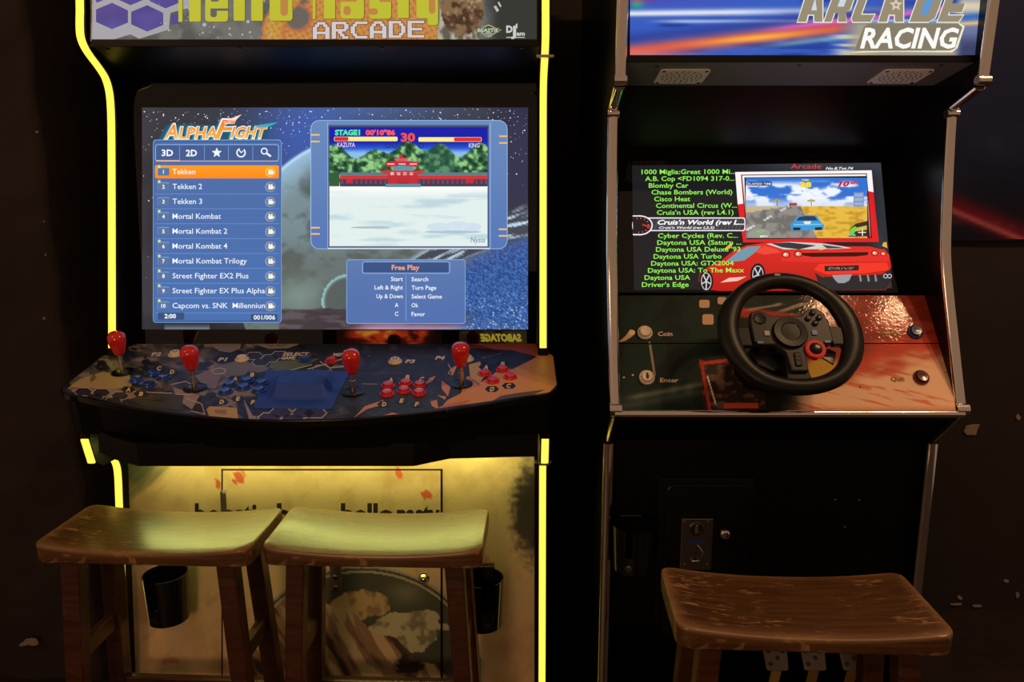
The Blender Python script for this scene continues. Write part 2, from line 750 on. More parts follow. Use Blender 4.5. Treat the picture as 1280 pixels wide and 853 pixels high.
    def build(s, name, material, parent):
        o = mesh_obj(name, s.V, s.F, material, parent, cols=s.C)
        bm = bmesh.new()
        bm.from_mesh(o.data)
        Mi = world_matrix(parent).inverted().to_3x3()
        n = Mi @ s.pl.n
        bm.normal_update()
        fl = [f for f in bm.faces if f.normal.dot(n) < 0]
        bmesh.ops.reverse_faces(bm, faces=fl)
        bm.to_mesh(o.data)
        bm.free()
        return o

# ================================================================== the room
WALL_D = 2.44


def rough_sheet(name, x0, x1, z0, z1, d, nx, nz, amp, material, edge_right=False):
    """an uneven plastered wall with real thickness behind its face"""
    V, Fc = [], []
    xs = np.linspace(x0, x1, nx + 1)
    zs = np.linspace(z0, z1, nz + 1)
    X, Z = np.meshgrid(xs, zs)
    N = fbm(X * 9 + 40, Z * 9 + 11, 5, 5) - 0.5
    Ed = fbm(X * 0 + 3.3, Z * 22 + 5, 9, 3) - 0.5
    for j in range(nz + 1):
        for i in range(nx + 1):
            x = X[j, i] + (Ed[j, i] * 0.02 if (edge_right and i == nx) else 0)
            V.append((x, d + N[j, i] * amp, Z[j, i]))
    w_ = nx + 1
    for j in range(nz):
        for i in range(nx):
            Fc.append((j * w_ + i, j * w_ + i + 1, (j + 1) * w_ + i + 1, (j + 1) * w_ + i))
    k = len(V)
    if edge_right:
        for j in range(nz + 1):
            V.append((V[j * w_ + nx][0] - 0.015, WALL_D, zs[j]))
        for j in range(nz):
            Fc.append((j * w_ + nx, k + j, k + j + 1, (j + 1) * w_ + nx))
    o = mesh_obj(name, V, Fc, material, smooth=True)
    return tag(o, kind='structure')


fl = MB().box(-3.0, 3.2, -2.6, 2.7, -0.08, 0.0).build('floor', 'floor_concrete')
tag(fl, kind='structure')
wb = rough_sheet('wall_back', -3.0, 3.2, 0.0, 3.2, WALL_D, 120, 70, 0.006, 'back_wall')
wl = rough_sheet('wall_left', -3.0, -1.232, 0.0, 3.2, 2.05, 60, 120, 0.035, 'plaster_wall', True)


def chip(parent, px, py, d, pts, thick=0.004):
    """a bare patch where the paint has peeled off"""
    ring = [at_d(px + a, py + b, d) for a, b in pts]
    return MB().prism(ring, (0, thick, 0)).build('peeled_patch', 'plaster_chip', parent)


def blob(rx, ry, n=9, seed=0, sl=0.0):
    r = random.Random(seed)
    P = []
    for k in range(n):
        t = 2 * math.pi * k / n
        q = 0.65 + 0.5 * r.random()
        P.append((rx * q * math.cos(t) + sl * ry * q * math.sin(t), ry * q * math.sin(t)))
    return P


chip(wb, 1215, 538, WALL_D - 0.006, [(-10, 2), (-7, -5), (1, -7), (10, -7), (7, -1), (5, 6), (-6, 6)])
for k, (px, py, rx, ry) in enumerate([(1273, 522, 3, 4), (1258, 727, 4, 2), (1200, 748, 3, 3), (1196, 756, 8, 1.6), (1272, 745, 3, 4), (1222, 758, 6, 1.5), (1262, 211, 4, 3)]):
    chip(wb, px, py, WALL_D - 0.006, blob(rx, ry, 8, k))
chip(wl, 40, 803, 2.030, blob(10, 5, 10, 21))
chip(wl, 29, 806, 2.030, blob(6, 3, 8, 22))
chip(wl, 101, 745, 2.030, [(-1, -36), (1, -34), (1.5, -12), (0.5, 8), (-2, 30), (-1, 8), (-1.5, -10)])
chip(wl, 98, 798, 2.030, [(-1, -12), (2, -10), (3, 4), (0, 14), (-2, 2)])
chip(wl, 55, 277, 2.025, blob(1.5, 1.5, 6, 31))
chip(wl, 57, 319, 2.025, blob(1.2, 2, 6, 32))
chip(wl, 46, 165, 2.025, blob(2.5, 1.5, 6, 33))
chip(wl, 55, 398, 2.025, blob(1.5, 2, 6, 34))

# poster on the back wall
pst = MB().box(0.98, 2.30, WALL_D - 0.022, WALL_D - 0.010, 1.296, 2.50).build('wall_poster', 'black_satin')
tag(pst, 'large dark navy poster with a red streak on the back wall', 'poster')
pp = Plane((0, WALL_D - 0.022, 1.5), (0, -1, 0))
cv = Canvas(pp)


def paint_poster(X, Y):
    A = np.zeros(X.shape + (3,)) + np.array([26., 32., 64.])
    n = fbm(X / 60, Y / 60, 3, 5)
    A = mixc(A, (34, 42, 78), sstep(0.5, 0.8, n))
    A = mixc(A, (8, 9, 18), sstep(150, 290, Y) * 0.6)
    t = (Y - 255) - (X - 1185) * 0.42
    A = mixc(A, (120, 22, 44), np.exp(-(t / 16) ** 2) * 0.8)
    A = mixc(A, (205, 110, 120), np.exp(-((t - 6) / 4) ** 2) * 0.7)
    t2 = (Y - 275) - (X - 1185) * 0.10
    A = mixc(A, (110, 70, 90), np.exp(-(t2 / 5) ** 2) * 0.4 * sstep(0.4, 0.7, fbm(X / 14, Y / 9, 8, 3)))
    return A


cv.grid(1015, -270, 1500, 299, 120, 140, paint_poster)
cv.build('poster_print', 'poster_print', pst)

# ================================================================== fighting-game cabinet
CX1 = -0.445
HW1 = 0.52
m1 = empty('fighting_arcade_cabinet', (CX1, 2.1, 0))
tag(m1, 'wide four-player fighting arcade cabinet edged in glowing yellow light strips, red joysticks on its deck', 'arcade cabinet')

up_path = chaikin([(1.822, 2.06), (1.806, 1.868), (1.790, 1.800), (1.793, 1.777), (1.814, 1.756), (1.860, 1.730), (1.888, 1.707), (1.898, 1.660), (1.874, 1.521), (1.789, 1.075)], 2)
nub_path = [(1.634, 0.897), (1.652, 0.835)]
low_path = chaikin([(1.737, 0.814), (1.752, 0.800), (1.758, 0.772), (1.749, 0.70), (1.694, 0.25), (1.690, 0.03)], 2)
prof = [tuple(p) for p in up_path] + [(1.775, 1.02), (1.70, 0.985), (1.66, 0.955)] + nub_path + [(1.675, 0.818)] + [tuple(p) for p in low_path] + [(1.690, 0.0), (2.36, 0.0), (2.40, 2.06)]
for sx in (-1, 1):
    xc = CX1 + sx * HW1
    MB().prism_x(prof, xc - 0.012, xc + 0.012).build('side_panel', 'black_laminate', m1)
    for nm, pth in (('led_strip', up_path), ('led_strip', nub_path), ('led_strip', low_path)):
        edge_strip([tuple(p) for p in pth], xc, 0.0165, 0.005).build(nm, 'led_yellow', m1, smooth=50)
# little clear joiners of the light strip by the marquee and under the deck
for (px, d, z) in ((0, 1.800, 1.745), (0, 1.742, 0.806)):
    MB().box(CX1 + HW1 - 0.020, CX1 + HW1 + 0.020, d - 0.012, d, z - 0.003, z + 0.003).build('strip_joiner', 'steel', m1, bevel=0.001)

xi0, xi1 = CX1 - HW1 + 0.012, CX1 + HW1 - 0.012      # inner faces of the side panels
# glass front of the monitor
gA, gB = at_d(400, 103, 1.945), at_d(400, 430, 1.860)
gdir = (gA - gB).normalized()
gn = Vector((0, -gdir.z, gdir.y))
glass = Plane(gB, gn)


def slab(p_lo, p_hi, x0, x1, n, thick):
    """a flat board between two (d, z) lines, its front on them"""
    n = nrm(n)
    P = []
    for o in (-thick, 0.0):
        for a, x in ((p_lo, x0), (p_lo, x1), (p_hi, x1), (p_hi, x0)):
            P.append(Vector((x, a[0], a[1])) + n * o)
    return MB().hexa(P)


slab((gB.y, gB.z - 0.0), (gA.y, gA.z), xi0, xi1, gn, 0.02).build('monitor_glass', 'bezel_glass', m1)
# underside of the marquee box
zu = at_d(400, 57, 1.802).z
ud = (Vector((0, gA.y, gA.z)) - Vector((0, 1.802, zu))).normalized()
un = Vector((0, ud.z, -ud.y))
soff = slab((1.802, zu), (gA.y, gA.z), xi0, xi1, un, 0.018).build('marquee_underside', 'black_satin', m1)
uP = Plane((0, 1.802, zu), un)
for px, py in ((135, 62), (300, 61), (478, 61), (652, 60)):
    MB().lathe([(0.004, 0), (0.004, 0.0015), (0.001, 0.002)], uP.at(px, py), un, 10).build('screw', 'dark_steel', m1)
# marquee
mqn = nrm((0, -1, 0.12))
zq = at_d(400, 50, 1.803).z
mqP = Plane((0, 1.803, zq), mqn)
mdir = Vector((0, 0.12, 1)).normalized()
slab((1.801, zu - 0.002), (1.801, zq), xi0, xi1, (0, -1, 0), 0.02).build('marquee_frame', 'black_satin', m1, bevel=0.001)
top = Vector((0, 1.803, zq)) + mdir * 0.27
mq = slab((1.803, zq), (top.y, top.z), xi0, xi1, mqn, 0.012).build('marquee_box', 'black_satin', m1)
MB().box(xi0, xi1, 1.83, 2.38, 2.04, 2.06).build('top_board', 'black_laminate', m1)
MB().box(xi0, xi1, 2.36, 2.38, 0.06, 2.04).build('back_board', 'black_laminate', m1)
MB().tube([mqP.at(113.5, 52, 0.003), mqP.at(113.5 + 3, -90, 0.003)], 0.0022, 8).build('marquee_edge_trim', 'steel', m1)

# ---- marquee picture
cv = Canvas(mqP)


def paint_marquee(X, Y):
    A = np.zeros(X.shape + (3,)) + np.array([128., 128., 124.])
    n = fbm(X / 26, Y / 26, 2, 5)
    A = mixc(A, (96, 97, 95), sstep(0.4, 0.7, n))
    A = mixc(A, (150, 150, 148), sstep(0.62, 0.8, fbm(X / 9, Y / 9, 4, 4)) * 0.6)
    A = mixc(A, (62, 64, 60), sstep(600, 625, X))
    # orange snake-skin ground behind the second word
    e = 12 * (fbm(X / 20, Y / 14, 12, 4) - 0.5)
    m = sstep(352, 372, X + e * 1.5 + (Y - 20) * 0.9) * (1 - sstep(545, 552, X))
    org = np.zeros_like(A) + np.array([226., 160., 84.])
    sc = (np.sin(X * 1.9 + Y * 1.1) * np.sin(X * 1.1 - Y * 1.9) > 0.15)
    org = mixc(org, (200, 120, 62), sc * 0.7)
    A = A * (1 - m[..., None]) + org * m[..., None]
    # grey photo blob and ragged pinkish border left of it
    m2 = np.exp(-(((X - 372) / 18) ** 2 + ((Y - 22) / 17) ** 2))
    A = mixc(A, (120, 112, 108), sstep(0.35, 0.6, m2 + e * 0.02))
    A = mixc(A, (206, 112, 86), np.exp(-((m2 - 0.4 + e * 0.012) / 0.09) ** 2) * 0.75)
    # curved snake coming down
    cx = 352 - (Y - 8) * 0.85 + 0.012 * (Y - 8) ** 2
    band = np.abs(X - cx - 4) < 15 + e * 0.5
    snake = np.zeros_like(A) + np.array([228., 176., 82.])
    snake = mixc(snake, (214, 118, 80), np.clip(np.abs(X - cx - 4) / 15, 0, 1) ** 3)
    snake = mixc(snake, (198, 132, 62), sc * 0.6)
    A = np.where((band & (Y > -20))[..., None], snake, A)
    # brown wrinkled photograph at the right
    q = ((X - 578) / 27) ** 2 + ((Y - 12) / 32) ** 2
    k = fbm(X / 7, Y / 7, 31, 5)
    br = np.zeros_like(A) + np.array([150., 118., 84.])
    br = mixc(br, (84, 58, 44), sstep(0.45, 0.68, k))
    br = mixc(br, (214, 190, 150), sstep(0.6, 0.78, fbm(X / 5, Y / 9, 41, 4)) * 0.8)
    A = np.where((q < 1)[..., None], br, A)
    ed = (X > 547) & (X < 600) & (q >= 1) & (Y > 10)
    A = np.where(ed[..., None], mixc(np.zeros_like(A) + np.array([206., 198., 178.]), (112, 104, 88), sstep(0.4, 0.6, fbm(X / 6, Y / 20, 51, 4))), A)
    return A


cv.grid(114, -92, 671, 49.2, 300, 78, paint_marquee)
cv.up()
PUR, HEXB = (84, 72, 160), (186, 184, 190)


def hexagon(cx, cy, rx, ry, dx=0, dy=0):
    return [(cx, cy - ry), (cx + rx, cy - ry * 0.42 + dy), (cx + rx, cy + ry * 0.5 + dy), (cx, cy + ry), (cx - rx, cy + ry * 0.45 - dy), (cx - rx, cy - ry * 0.5 - dy)]


cv.poly([(115, -60), (246, -60), (243, 8), (213, 16), (211, 37), (174, 48.5), (163, 43), (143, 49), (115, 49)], HEXB)
cv.up()


def purp(x, y):
    k = float(fbm(np.array([x / 7.0]), np.array([y / 7.0]), 6, 3)[0])
    return (64 + 50 * k, 54 + 46 * k, 130 + 60 * k)


for cx, cy in ((140, 20), (184, 23), (121, -13), (163, -10), (207, -6)):
    P = hexagon(cx, cy, 20, 16.5)
    P = [(max(116.5, x), y) for x, y in P]
    n_ = len(P)
    c0 = (sum(p[0] for p in P) / n_, sum(p[1] for p in P) / n_)
    for i in range(n_):
        cv._add([c0, P[i], P[(i + 1) % n_]], [[0, 1, 2]], purp)
cv.rect(214, 18, 226, 30, (90, 82, 160))
cv.up()
# specks
r_ = random.Random(3)
for k in range(55):
    x, y = r_.uniform(198, 345), r_.uniform(0, 47)
    q = r_.choice((0.5, 0.6, 0.8, 1.3))
    cv.ell(x, y, q, q, (206, 206, 200), 6)
cv.ell(255.5, 31, 2.6, 2.4, (200, 200, 194), 10)
cv.ell(310, 27, 2.0, 2.2, (205, 204, 196), 10)
cv.poly([(617, 8), (620, 7), (624, 13), (621, 15)], (214, 214, 208))
cv.poly([(622, 3), (624, 2), (627, 8), (625, 9)], (214, 214, 208))
cv.up()
YE, YD = (216, 214, 62), (118, 104, 30)


def ylet(pts, sh=True):
    if sh:
        L = cv.L
        cv.poly([(x + 0.9, y + 0.8) for x, y in pts], YD)
        cv.L = L + 1
        cv.poly(pts, YE)
        cv.L = L
    else:
        cv.poly(pts, YE)


T = -58
RR = Canvas.rr_pts
# first word: thin + thick stem, round-cornered letters; they run up out of the photo
for x0, x1, b, t in ((223, 228, 27.5, T), (236.5, 251, 27, T), (292, 306, 26, T), (314, 328.5, 26, T),
                     (391, 394.5, 24, T), (405, 419, 23.5, T), (497, 511, 22.5, T)):
    ylet(RR(x0, t, x1, b, 1.6))
ylet(RR(223, -24, 251, -16, 1.5), False)
ylet(RR(391, T, 419, T + 9, 1.5), False)
ylet(RR(491, -36, 519, -28, 1.5), False)
ylet(RR(256.5, -26, 285, 27, 4))
ylet(RR(337, -26, 365.5, 26, 4))
ylet(RR(425.7, -26, 455, 23.5, 4))
ylet(RR(462, -26, 489, 23.5, 4))
ylet(RR(520.6, -26, 547.6, 23, 4))
ylet(RR(534.7, 8, 547.6, 31.5, 3))
cv.up(2)
G1, O1 = (112, 112, 108), (214, 150, 78)
cv.rrect(263, 10.5, 285.5, 13.5, 1.2, G1)
cv.rrect(263, 11, 271, 21.5, 3, G1)
cv.rrect(263, -16, 274, 2, 3, G1)
cv.rrect(350.5, -16, 360, 20, 4.5, O1)
cv.rrect(429.5, 7.5, 438.5, 19, 4, O1)
cv.rrect(425, -8, 446, 2.2, 1.2, O1)
cv.rrect(461, 10.5, 472.5, 18.5, 3.5, O1)
cv.rrect(474, -15, 490, 2.5, 2, O1)
cv.rrect(536, -27, 544.2, 17.2, 4, O1)
cv.up()
# pixel letters
PIX = {
    'A': ["00111100", "01100110", "11000011", "11000011", "11111111", "11000011", "11000011"],
    'R': ["11111110", "11000011", "11000011", "11111110", "11011000", "11001100", "11000111"],
    'C': ["00111111", "01100000", "11000000", "11000000", "11000000", "01100000", "00111111"],
    'D': ["11111100", "11000110", "11000011", "11000011", "11000011", "11000110", "11111100"],
    'E': ["11111111", "11000000", "11000000", "11111110", "11000000", "11000000", "11111111"]}
for L_ in (0, 1):
    for k, ch in enumerate('ARCADE'):
        x0 = 391 + k * 23.7
        y0 = 27.6 - k * 0.35
        for j, row in enumerate(PIX[ch]):
            for i, v in enumerate(row):
                if v == '1':
                    a, b = x0 + i * 2.6, y0 + j * 3.0
                    if L_ == 0:
                        cv.rect(a - 1.0, b - 1.0, a + 3.8, min(b + 4.0, 49), (150, 78, 50))
                    else:
                        cv.rect(a, b, a + 2.7, min(b + 3.1, 48.6), (232, 232, 236))
    cv.up()
# two small label emblems
cv.poly([(595, 37.5), (610.5, 30.5), (627, 37.5), (610.5, 46.8)], (196, 190, 130))
cv.up()
cv.poly([(598.5, 37.5), (610.5, 32.2), (623.5, 37.5), (610.5, 45.2)], (60, 62, 58))
cv.up()
cv.rect(596, 34.6, 624.5, 40.6, (78, 110, 84))
cv.rect(606.5, 40.6, 614.5, 46, (206, 206, 196))
cv.up()
cv.text('BEASTIE', 597, 40, 4.6, (226, 226, 200), w=26, bold=0.03)
cv.text('BOYS', 607, 45.3, 3.6, (60, 66, 60), w=7, bold=0.03)
cv.text('D', 632.8, 40.5, 8.6, (232, 232, 230), w=8, bold=0.05)
cv.text('ef', 641.5, 36.2, 5.4, (232, 232, 230), w=6.8, bold=0.04, rot=-0.25)
cv.text('J', 638.6, 45, 9.6, (232, 232, 230), w=6.5, bold=0.06)
cv.text('am', 645.5, 44.3, 5.2, (232, 232, 230), w=10.5, bold=0.04)
cv.rect(632.8, 46.2, 656, 47.3, (220, 220, 216))
cv.build('marquee_picture', 'marquee_print', m1)

# ---- monitor picture
cv = Canvas(glass)
SX0, SX1, SY0, SY1 = 177.5, 660, 134.5, 412


def sp(x, y):
    """straight screen coordinates -> the slightly skewed ones of the photograph"""
    u = (x - SX0) / (SX1 - SX0)
    return y


def paint_screen(X, Y):
    n = fbm(X / 70, Y / 70, 1, 5)
    A = np.zeros(X.shape + (3,)) + np.array([52., 54., 62.])
    A = mixc(A, (34, 36, 44), sstep(0.45, 0.65, n))
    # blue haze of the galaxy
    hz = np.exp(-((X - 385 + (Y - 150) * 0.2) / 75) ** 2) * np.exp(-((Y - 170) / 75) ** 2)
    A = mixc(A, (58, 92, 176), hz * 0.95)
    hz2 = np.exp(-((X - 470) / 110) ** 2) * np.exp(-((Y - 135) / 22) ** 2)
    A = mixc(A, (78, 112, 178), hz2 * 0.6)
    A = mixc(A, (46, 48, 86), sstep(600, 650, X) * (1 - sstep(230, 290, Y)) * 0.7)
    # big planet
    q = np.hypot(X - 455, (Y - 345) * 0.92) / 160
    pl = np.zeros_like(A) + np.array([118., 140., 146.])
    pl = mixc(pl, (84, 96, 96), sstep(0.42, 0.62, fbm(X / 26, Y / 18, 7, 6)))
    pl = mixc(pl, (150, 188, 214), sstep(0.72, 1.0, q) * (1 - sstep(200, 290, Y)))
    pl = mixc(pl, (92, 98, 92), sstep(280, 340, Y) * 0.6)
    pl = mixc(pl, (120, 140, 134), np.exp(-(((X - 375) / 30) ** 2 + ((Y - 370) / 22) ** 2)))
    A = np.where((q < 1)[..., None], pl, A)
    A = mixc(A, (190, 226, 255), np.exp(-((q - 1.0) / 0.012) ** 2) * (1 - sstep(240, 300, Y)) * sstep(300, 352, X))
    # rocky ring sweeping down to the left
    t = (Y - 318) + (X - 560) * 0.52 - 0.0012 * (X - 560) ** 2
    st = fbm(X / 30 + t / 30, t / 3.2, 21, 5)
    rg = np.zeros_like(A) + np.array([66., 72., 84.])
    rg = mixc(rg, (196, 222, 240), sstep(0.5, 0.68, st))
    m = sstep(-26, -14, t) * (1 - sstep(12, 22, t)) * sstep(470, 520, X)
    A = A * (1 - m[..., None]) + rg * m[..., None]
    # grainy blue slope
    sl = np.zeros_like(A) + np.array([70., 116., 186.])
    g = vnoise(X * 0.9, Y * 0.9, 77)
    sl = mixc(sl, (34, 60, 120), sstep(0.25, 0.6, g) * 0.8)
    sl = mixc(sl, (186, 214, 240), sstep(0.72, 0.92, g) * sstep(330, 400, Y))
    sl = mixc(sl, (92, 98, 150), sstep(40, 5, t) * 0.6)
    m = sstep(12, 24, t) * sstep(560, 590, X + (Y - 340) * 0.4)
    A = A * (1 - m[..., None]) + sl * m[..., None]
    # brown ground along the bottom
    hg = 386 + 6 * (fbm(X / 24, X * 0 + 2, 5, 3) - 0.5) + np.where(X < 400, (400 - X) * 0.03, 0)
    gr = np.zeros_like(A) + np.array([92., 82., 90.])
    gr = mixc(gr, (64, 56, 62), sstep(0.4, 0.65, fbm(X / 26, Y / 6, 15, 4)))
    gr = mixc(gr, (168, 138, 176), sstep(400, 413, Y) * sstep(430, 470, X))
    gr = mixc(gr, (122, 156, 214), sstep(404, 413, Y) * sstep(560, 600, X))
    m = sstep(-1, 1, Y - hg) * (X > 348) * (1 - sstep(560, 600, X))
    A = A * (1 - m[..., None]) + gr * m[..., None]
    # small bright-rimmed moon
    qm = np.hypot(X - 436, Y - 377) / 33
    mo = np.zeros_like(A) + np.array([88., 96., 94.])
    mo = mixc(mo, (150, 200, 200), np.exp(-((qm - 1) / 0.08) ** 2))
    A = np.where(((qm < 1.02) & (Y < hg - 0) & (X < 450))[..., None], mo, A)
    # pale corner bottom left
    A = mixc(A, (140, 160, 176), np.exp(-((Y - 412) / 5) ** 2) * ((X > 205) & (X < 262)) * 0.7)
    A = mixc(A, (62, 60, 68), np.exp(-((X - 178) / 22) ** 2) * 0.5)
    return A


cv.grid(SX0, SY0, SX1, SY1, 300, 172, paint_screen)
cv.up()
r_ = random.Random(5)
for k in range(620):
    x = r_.uniform(179, 659)
    y = 136 + abs(r_.gauss(0, 38)) if r_.random() < 0.7 else r_.uniform(136, 405)
    if y > 330 and x > 195 or (365 < x < 590 and y > 215) or y > 408:
        continue
    if x > 540 and y > 262 - (x - 540) * 0.1:
        continue
    q = r_.choice((0.35, 0.4, 0.5, 0.6, 0.95))
    c = r_.choice(((220, 230, 250), (190, 205, 235), (250, 250, 250)))
    cv.poly([(x - q, y), (x, y - q), (x + q, y), (x, y + q)], c)
cv.up()
# logo
AQ = (38, 150, 176)
cv.poly([(197, 176), (208, 157), (232, 155), (300, 158), (347, 152), (338, 160), (332, 176)], (30, 84, 112))
cv.up()
for dx, dy, cl in ((-2.2, 1.0, AQ), (0, 0, (250, 246, 232))):
    cv.text('A', 204 + dx, 174 + dy, 20, cl, w=19, bold=0.055, shear=0.25)
    cv.text('LPHA', 222 + dx, 174 + dy, 16, cl, w=50, bold=0.06, shear=0.2)
    cv.text('F', 266 + dx, 174 + dy, 26, cl, w=30, bold=0.05, shear=0.35)
    cv.text('IGHT', 287 + dx, 173 + dy, 15.5, cl, w=48, bold=0.06, shear=0.3)
    cv.up()


def flame(x, y):
    t = min(1, max(0, (y - 148) / 26.0))
    k = 0.5 + 0.5 * math.sin(x * 0.33)
    return (246, 110 + 96 * t * (1 - 0.4 * k), 40 + 60 * (1 - k) * t)


cv.text('A', 205, 173, 18, flame, w=17, bold=0.02, shear=0.25)
cv.text('LPHA', 223, 173, 14.5, flame, w=48, bold=0.025, shear=0.2)
cv.text('F', 268, 173, 24, flame, w=27, bold=0.02, shear=0.35)
cv.text('IGHT', 288, 172, 14, flame, w=46, bold=0.025, shear=0.3)
cv.poly([(279, 152), (302, 143), (294, 151), (282, 156)], (250, 226, 214))
cv.poly([(318, 157), (348, 152.5), (338, 158), (324, 161)], (54, 168, 190))
cv.up()
# list panel
PB = (72, 106, 168)


def pblue(x, y):
    t = (y - 175) / 230.0
    return (76 - 6 * t, 108 + 4 * t, 168 + 10 * t)


cv.rrect(191.2, 174.6, 352, 403.6, 4, (120, 168, 224))
cv.up()
cv.rrect(192, 175.5, 351.2, 403, 3.6, (64, 96, 152))
cv.up()
cv.rect(193, 178, 350.3, 400.5, pblue, 1, 6)
cv.up()
cv.frame(194, 180.5, 348.5, 202, 3.5, 0.8, (150, 190, 236))
cv.rrect(194.8, 181.4, 347.8, 200.2, 3, (64, 92, 146))
cv.up()
for x in (224.5, 255.5, 285.5, 316):
    cv.rect(x - 0.4, 182.5, x + 0.4, 200, (120, 156, 206))
cv.rect(195, 200.3, 224.5, 201.9, (240, 186, 130))
cv.rect(224.5, 201.0, 347, 201.9, (214, 172, 150))
WH = (240, 248, 255)
cv.text('3D', 202, 195, 8.2, WH, w=14.4, bold=0.03)
cv.text('2D', 232.3, 195.2, 8.2, WH, w=14, bold=0.03)
P = []
for k in range(10):
    t = math.radians(-90 + 36 * k)
    q = 6.6 if k % 2 == 0 else 2.9
    P.append((271 + q * math.cos(t), 191 + q * math.sin(t)))
cv.poly(P, WH)
cv.ring(301.3, 191, 6.0, 6.0, 1.7, WH, 18, -50, 250)
cv.line([(301.3, 191), (299, 187.5)], 1.2, WH)
cv.line([(301.3, 191), (304, 189)], 1.2, WH)
cv.ring(330.3, 189, 4.4, 4.4, 1.5, WH, 14)
cv.line([(333.4, 191.8), (338.6, 195.6)], 2.4, WH)
# selected row and the rows below
cv.rrect(193.8, 206.8, 348.6, 223.2, 2, lambda x, y: (255, 158 - (y - 207) * 1.2, 34 - (y - 207) * 0.8))
rows = ['Tekken', 'Tekken 2', 'Tekken 3', 'Mortal Kombat', 'Mortal Kombat 2', 'Mortal Kombat 4', 'Mortal Kombat Trilogy', 'Street Fighter EX2 Plus', 'Street Fighter EX Plus Alpha', 'Capcom vs. SNK  Millenniun']
wid = [28.5, 37, 37, 60.5, 68.5, 68.5, 93, 95, 115.5, 115.5]
cv.up()
for i, t in enumerate(rows):
    y = 214.6 + i * 18.62
    if i:
        cv.rect(194, y + 9.0, 349, y + 9.6, (112, 150, 206))
    cv.rrect(197, y - 5.2, 211.6, y + 5.0, 1.2, (118, 154, 206))
    cv.rrect(325 + 6.5, y - 5.6, 344.5, y + 6.8, 6, (150, 172, 200) if i else (255, 206, 60))
    cv.up()
    cv.rrect(197.4, y - 4.0, 211.6, y + 5.0, 1.2, (88, 116, 158))
    cv.rrect(332.6, y - 5.0, 344.2, y + 6.2, 5.5, (104, 122, 146) if i else (246, 168, 30))
    cv.up()
    cv.text(str(i + 1), 204.3, y + 2.6, 4.8, WH, align='C', bold=0.03)
    cv.text(t, 215.6, y + 3.2, 7.0, WH, w=wid[i], bold=0.004)
    # little video-camera icon
    cv.rrect(335.4, y - 0.8, 341.4, y + 3.6, 0.8, (246, 246, 240))
    cv.ell(336.6, y - 1.8, 1.2, 1.2, (246, 246, 240), 8)
    cv.ell(339.6, y - 1.8, 1.2, 1.2, (246, 246, 240), 8)
    cv.poly([(341.4, y + 1), (343, y - 0.4), (343, y + 3.2)], (246, 246, 240))
    if i in (0, 1, 3, 5, 6, 7, 8, 9):
        P = []
        for k in range(10):
            a = math.radians(-90 + 36 * k)
            q = 2.6 if k % 2 == 0 else 1.2
            P.append((199 + q * math.cos(a), y - 6.2 + q * math.sin(a)))
        cv.poly(P, (228, 236, 110))
    cv.up(-2)
cv.up()
cv.rrect(197.2, 391.2, 230.3, 399.8, 1.5, (52, 78, 124))
cv.rrect(313.5, 393, 347, 401.2, 1.5, (52, 78, 124))
cv.up()
cv.text('2:00', 205.5, 398, 5.6, WH, w=14.5, bold=0.03)
cv.text('001/006', 317, 399.6, 5.6, WH, w=27, bold=0.02)
# preview frame
cv.L = 4
cv.rrect(388, 150.2, 634.4, 311.6, 11, (150, 190, 236))
cv.up()


def fblue(x, y):
    t = (y - 150) / 160.0
    return (104 - 20 * t, 138 - 20 * t, 188 - 6 * t)


for x0, x1 in ((389, 411), (613, 633.6)):
    cv.rrect(x0, 151, x1, 310.8, 10, fblue)
cv.rect(400, 151, 624, 310.8, fblue)
cv.up()
for xa, xb, ya in ((388.5, 399.5, 168.6), (388.5, 399.5, 177), (624, 634.5, 170.4), (624, 634.5, 178.8), (389, 399.7, 284.8), (389, 399.7, 292.6), (623.5, 634, 286.8), (623.5, 634, 295)):
    cv.rect(xa, ya - 1.0, xb, ya + 1.0, (246, 186, 112))
cv.rect(409.3, 153, 410.2, 310, (150, 186, 230))
cv.rect(612.4, 153, 613.3, 310, (150, 186, 230))
cv.rect(410.2, 156.4, 610.8, 309, (64, 80, 112))
cv.rect(409.8, 310.2, 612.4, 311.3, (240, 236, 236))
cv.up()


def paint_game(X, Y):
    A = np.zeros(X.shape + (3,)) + np.array([8., 26., 168.])
    A = mixc(A, (24, 84, 206), sstep(176, 186, Y))
    A = mixc(A, (140, 190, 236), sstep(184, 192, Y))
    tt = 188 + 6 * np.sin(X / 17.0) + 5 * np.sin(X / 7.0 + 1) - 9 * np.exp(-((X - 549) / 18) ** 2)
    tr = np.zeros_like(A) + np.array([48., 104., 64.])
    k = fbm(X / 6, Y / 5, 61, 4)
    tr = mixc(tr, (150, 206, 138), sstep(0.5, 0.68, k))
    tr = mixc(tr, (16, 52, 40), sstep(0.48, 0.3, k))
    tr = mixc(tr, (40, 92, 76), (np.abs(X - 549) < 20) * 0.55)
    A = np.where((Y > tt)[..., None], tr, A)
    # snowy ground
    s = fbm(X / 60, Y / 8, 71, 4)
    gd = np.zeros_like(A) + np.array([226., 240., 238.])
    gd = mixc(gd, (190, 216, 224), sstep(0.5, 0.72, s))
    gd = mixc(gd, (250, 254, 250), sstep(250, 233, Y))
    A = np.where((Y > 233)[..., None], gd, A)
    return A


cv.grid(411.8, 159, 609.4, 308, 124, 94, paint_game)
cv.up()
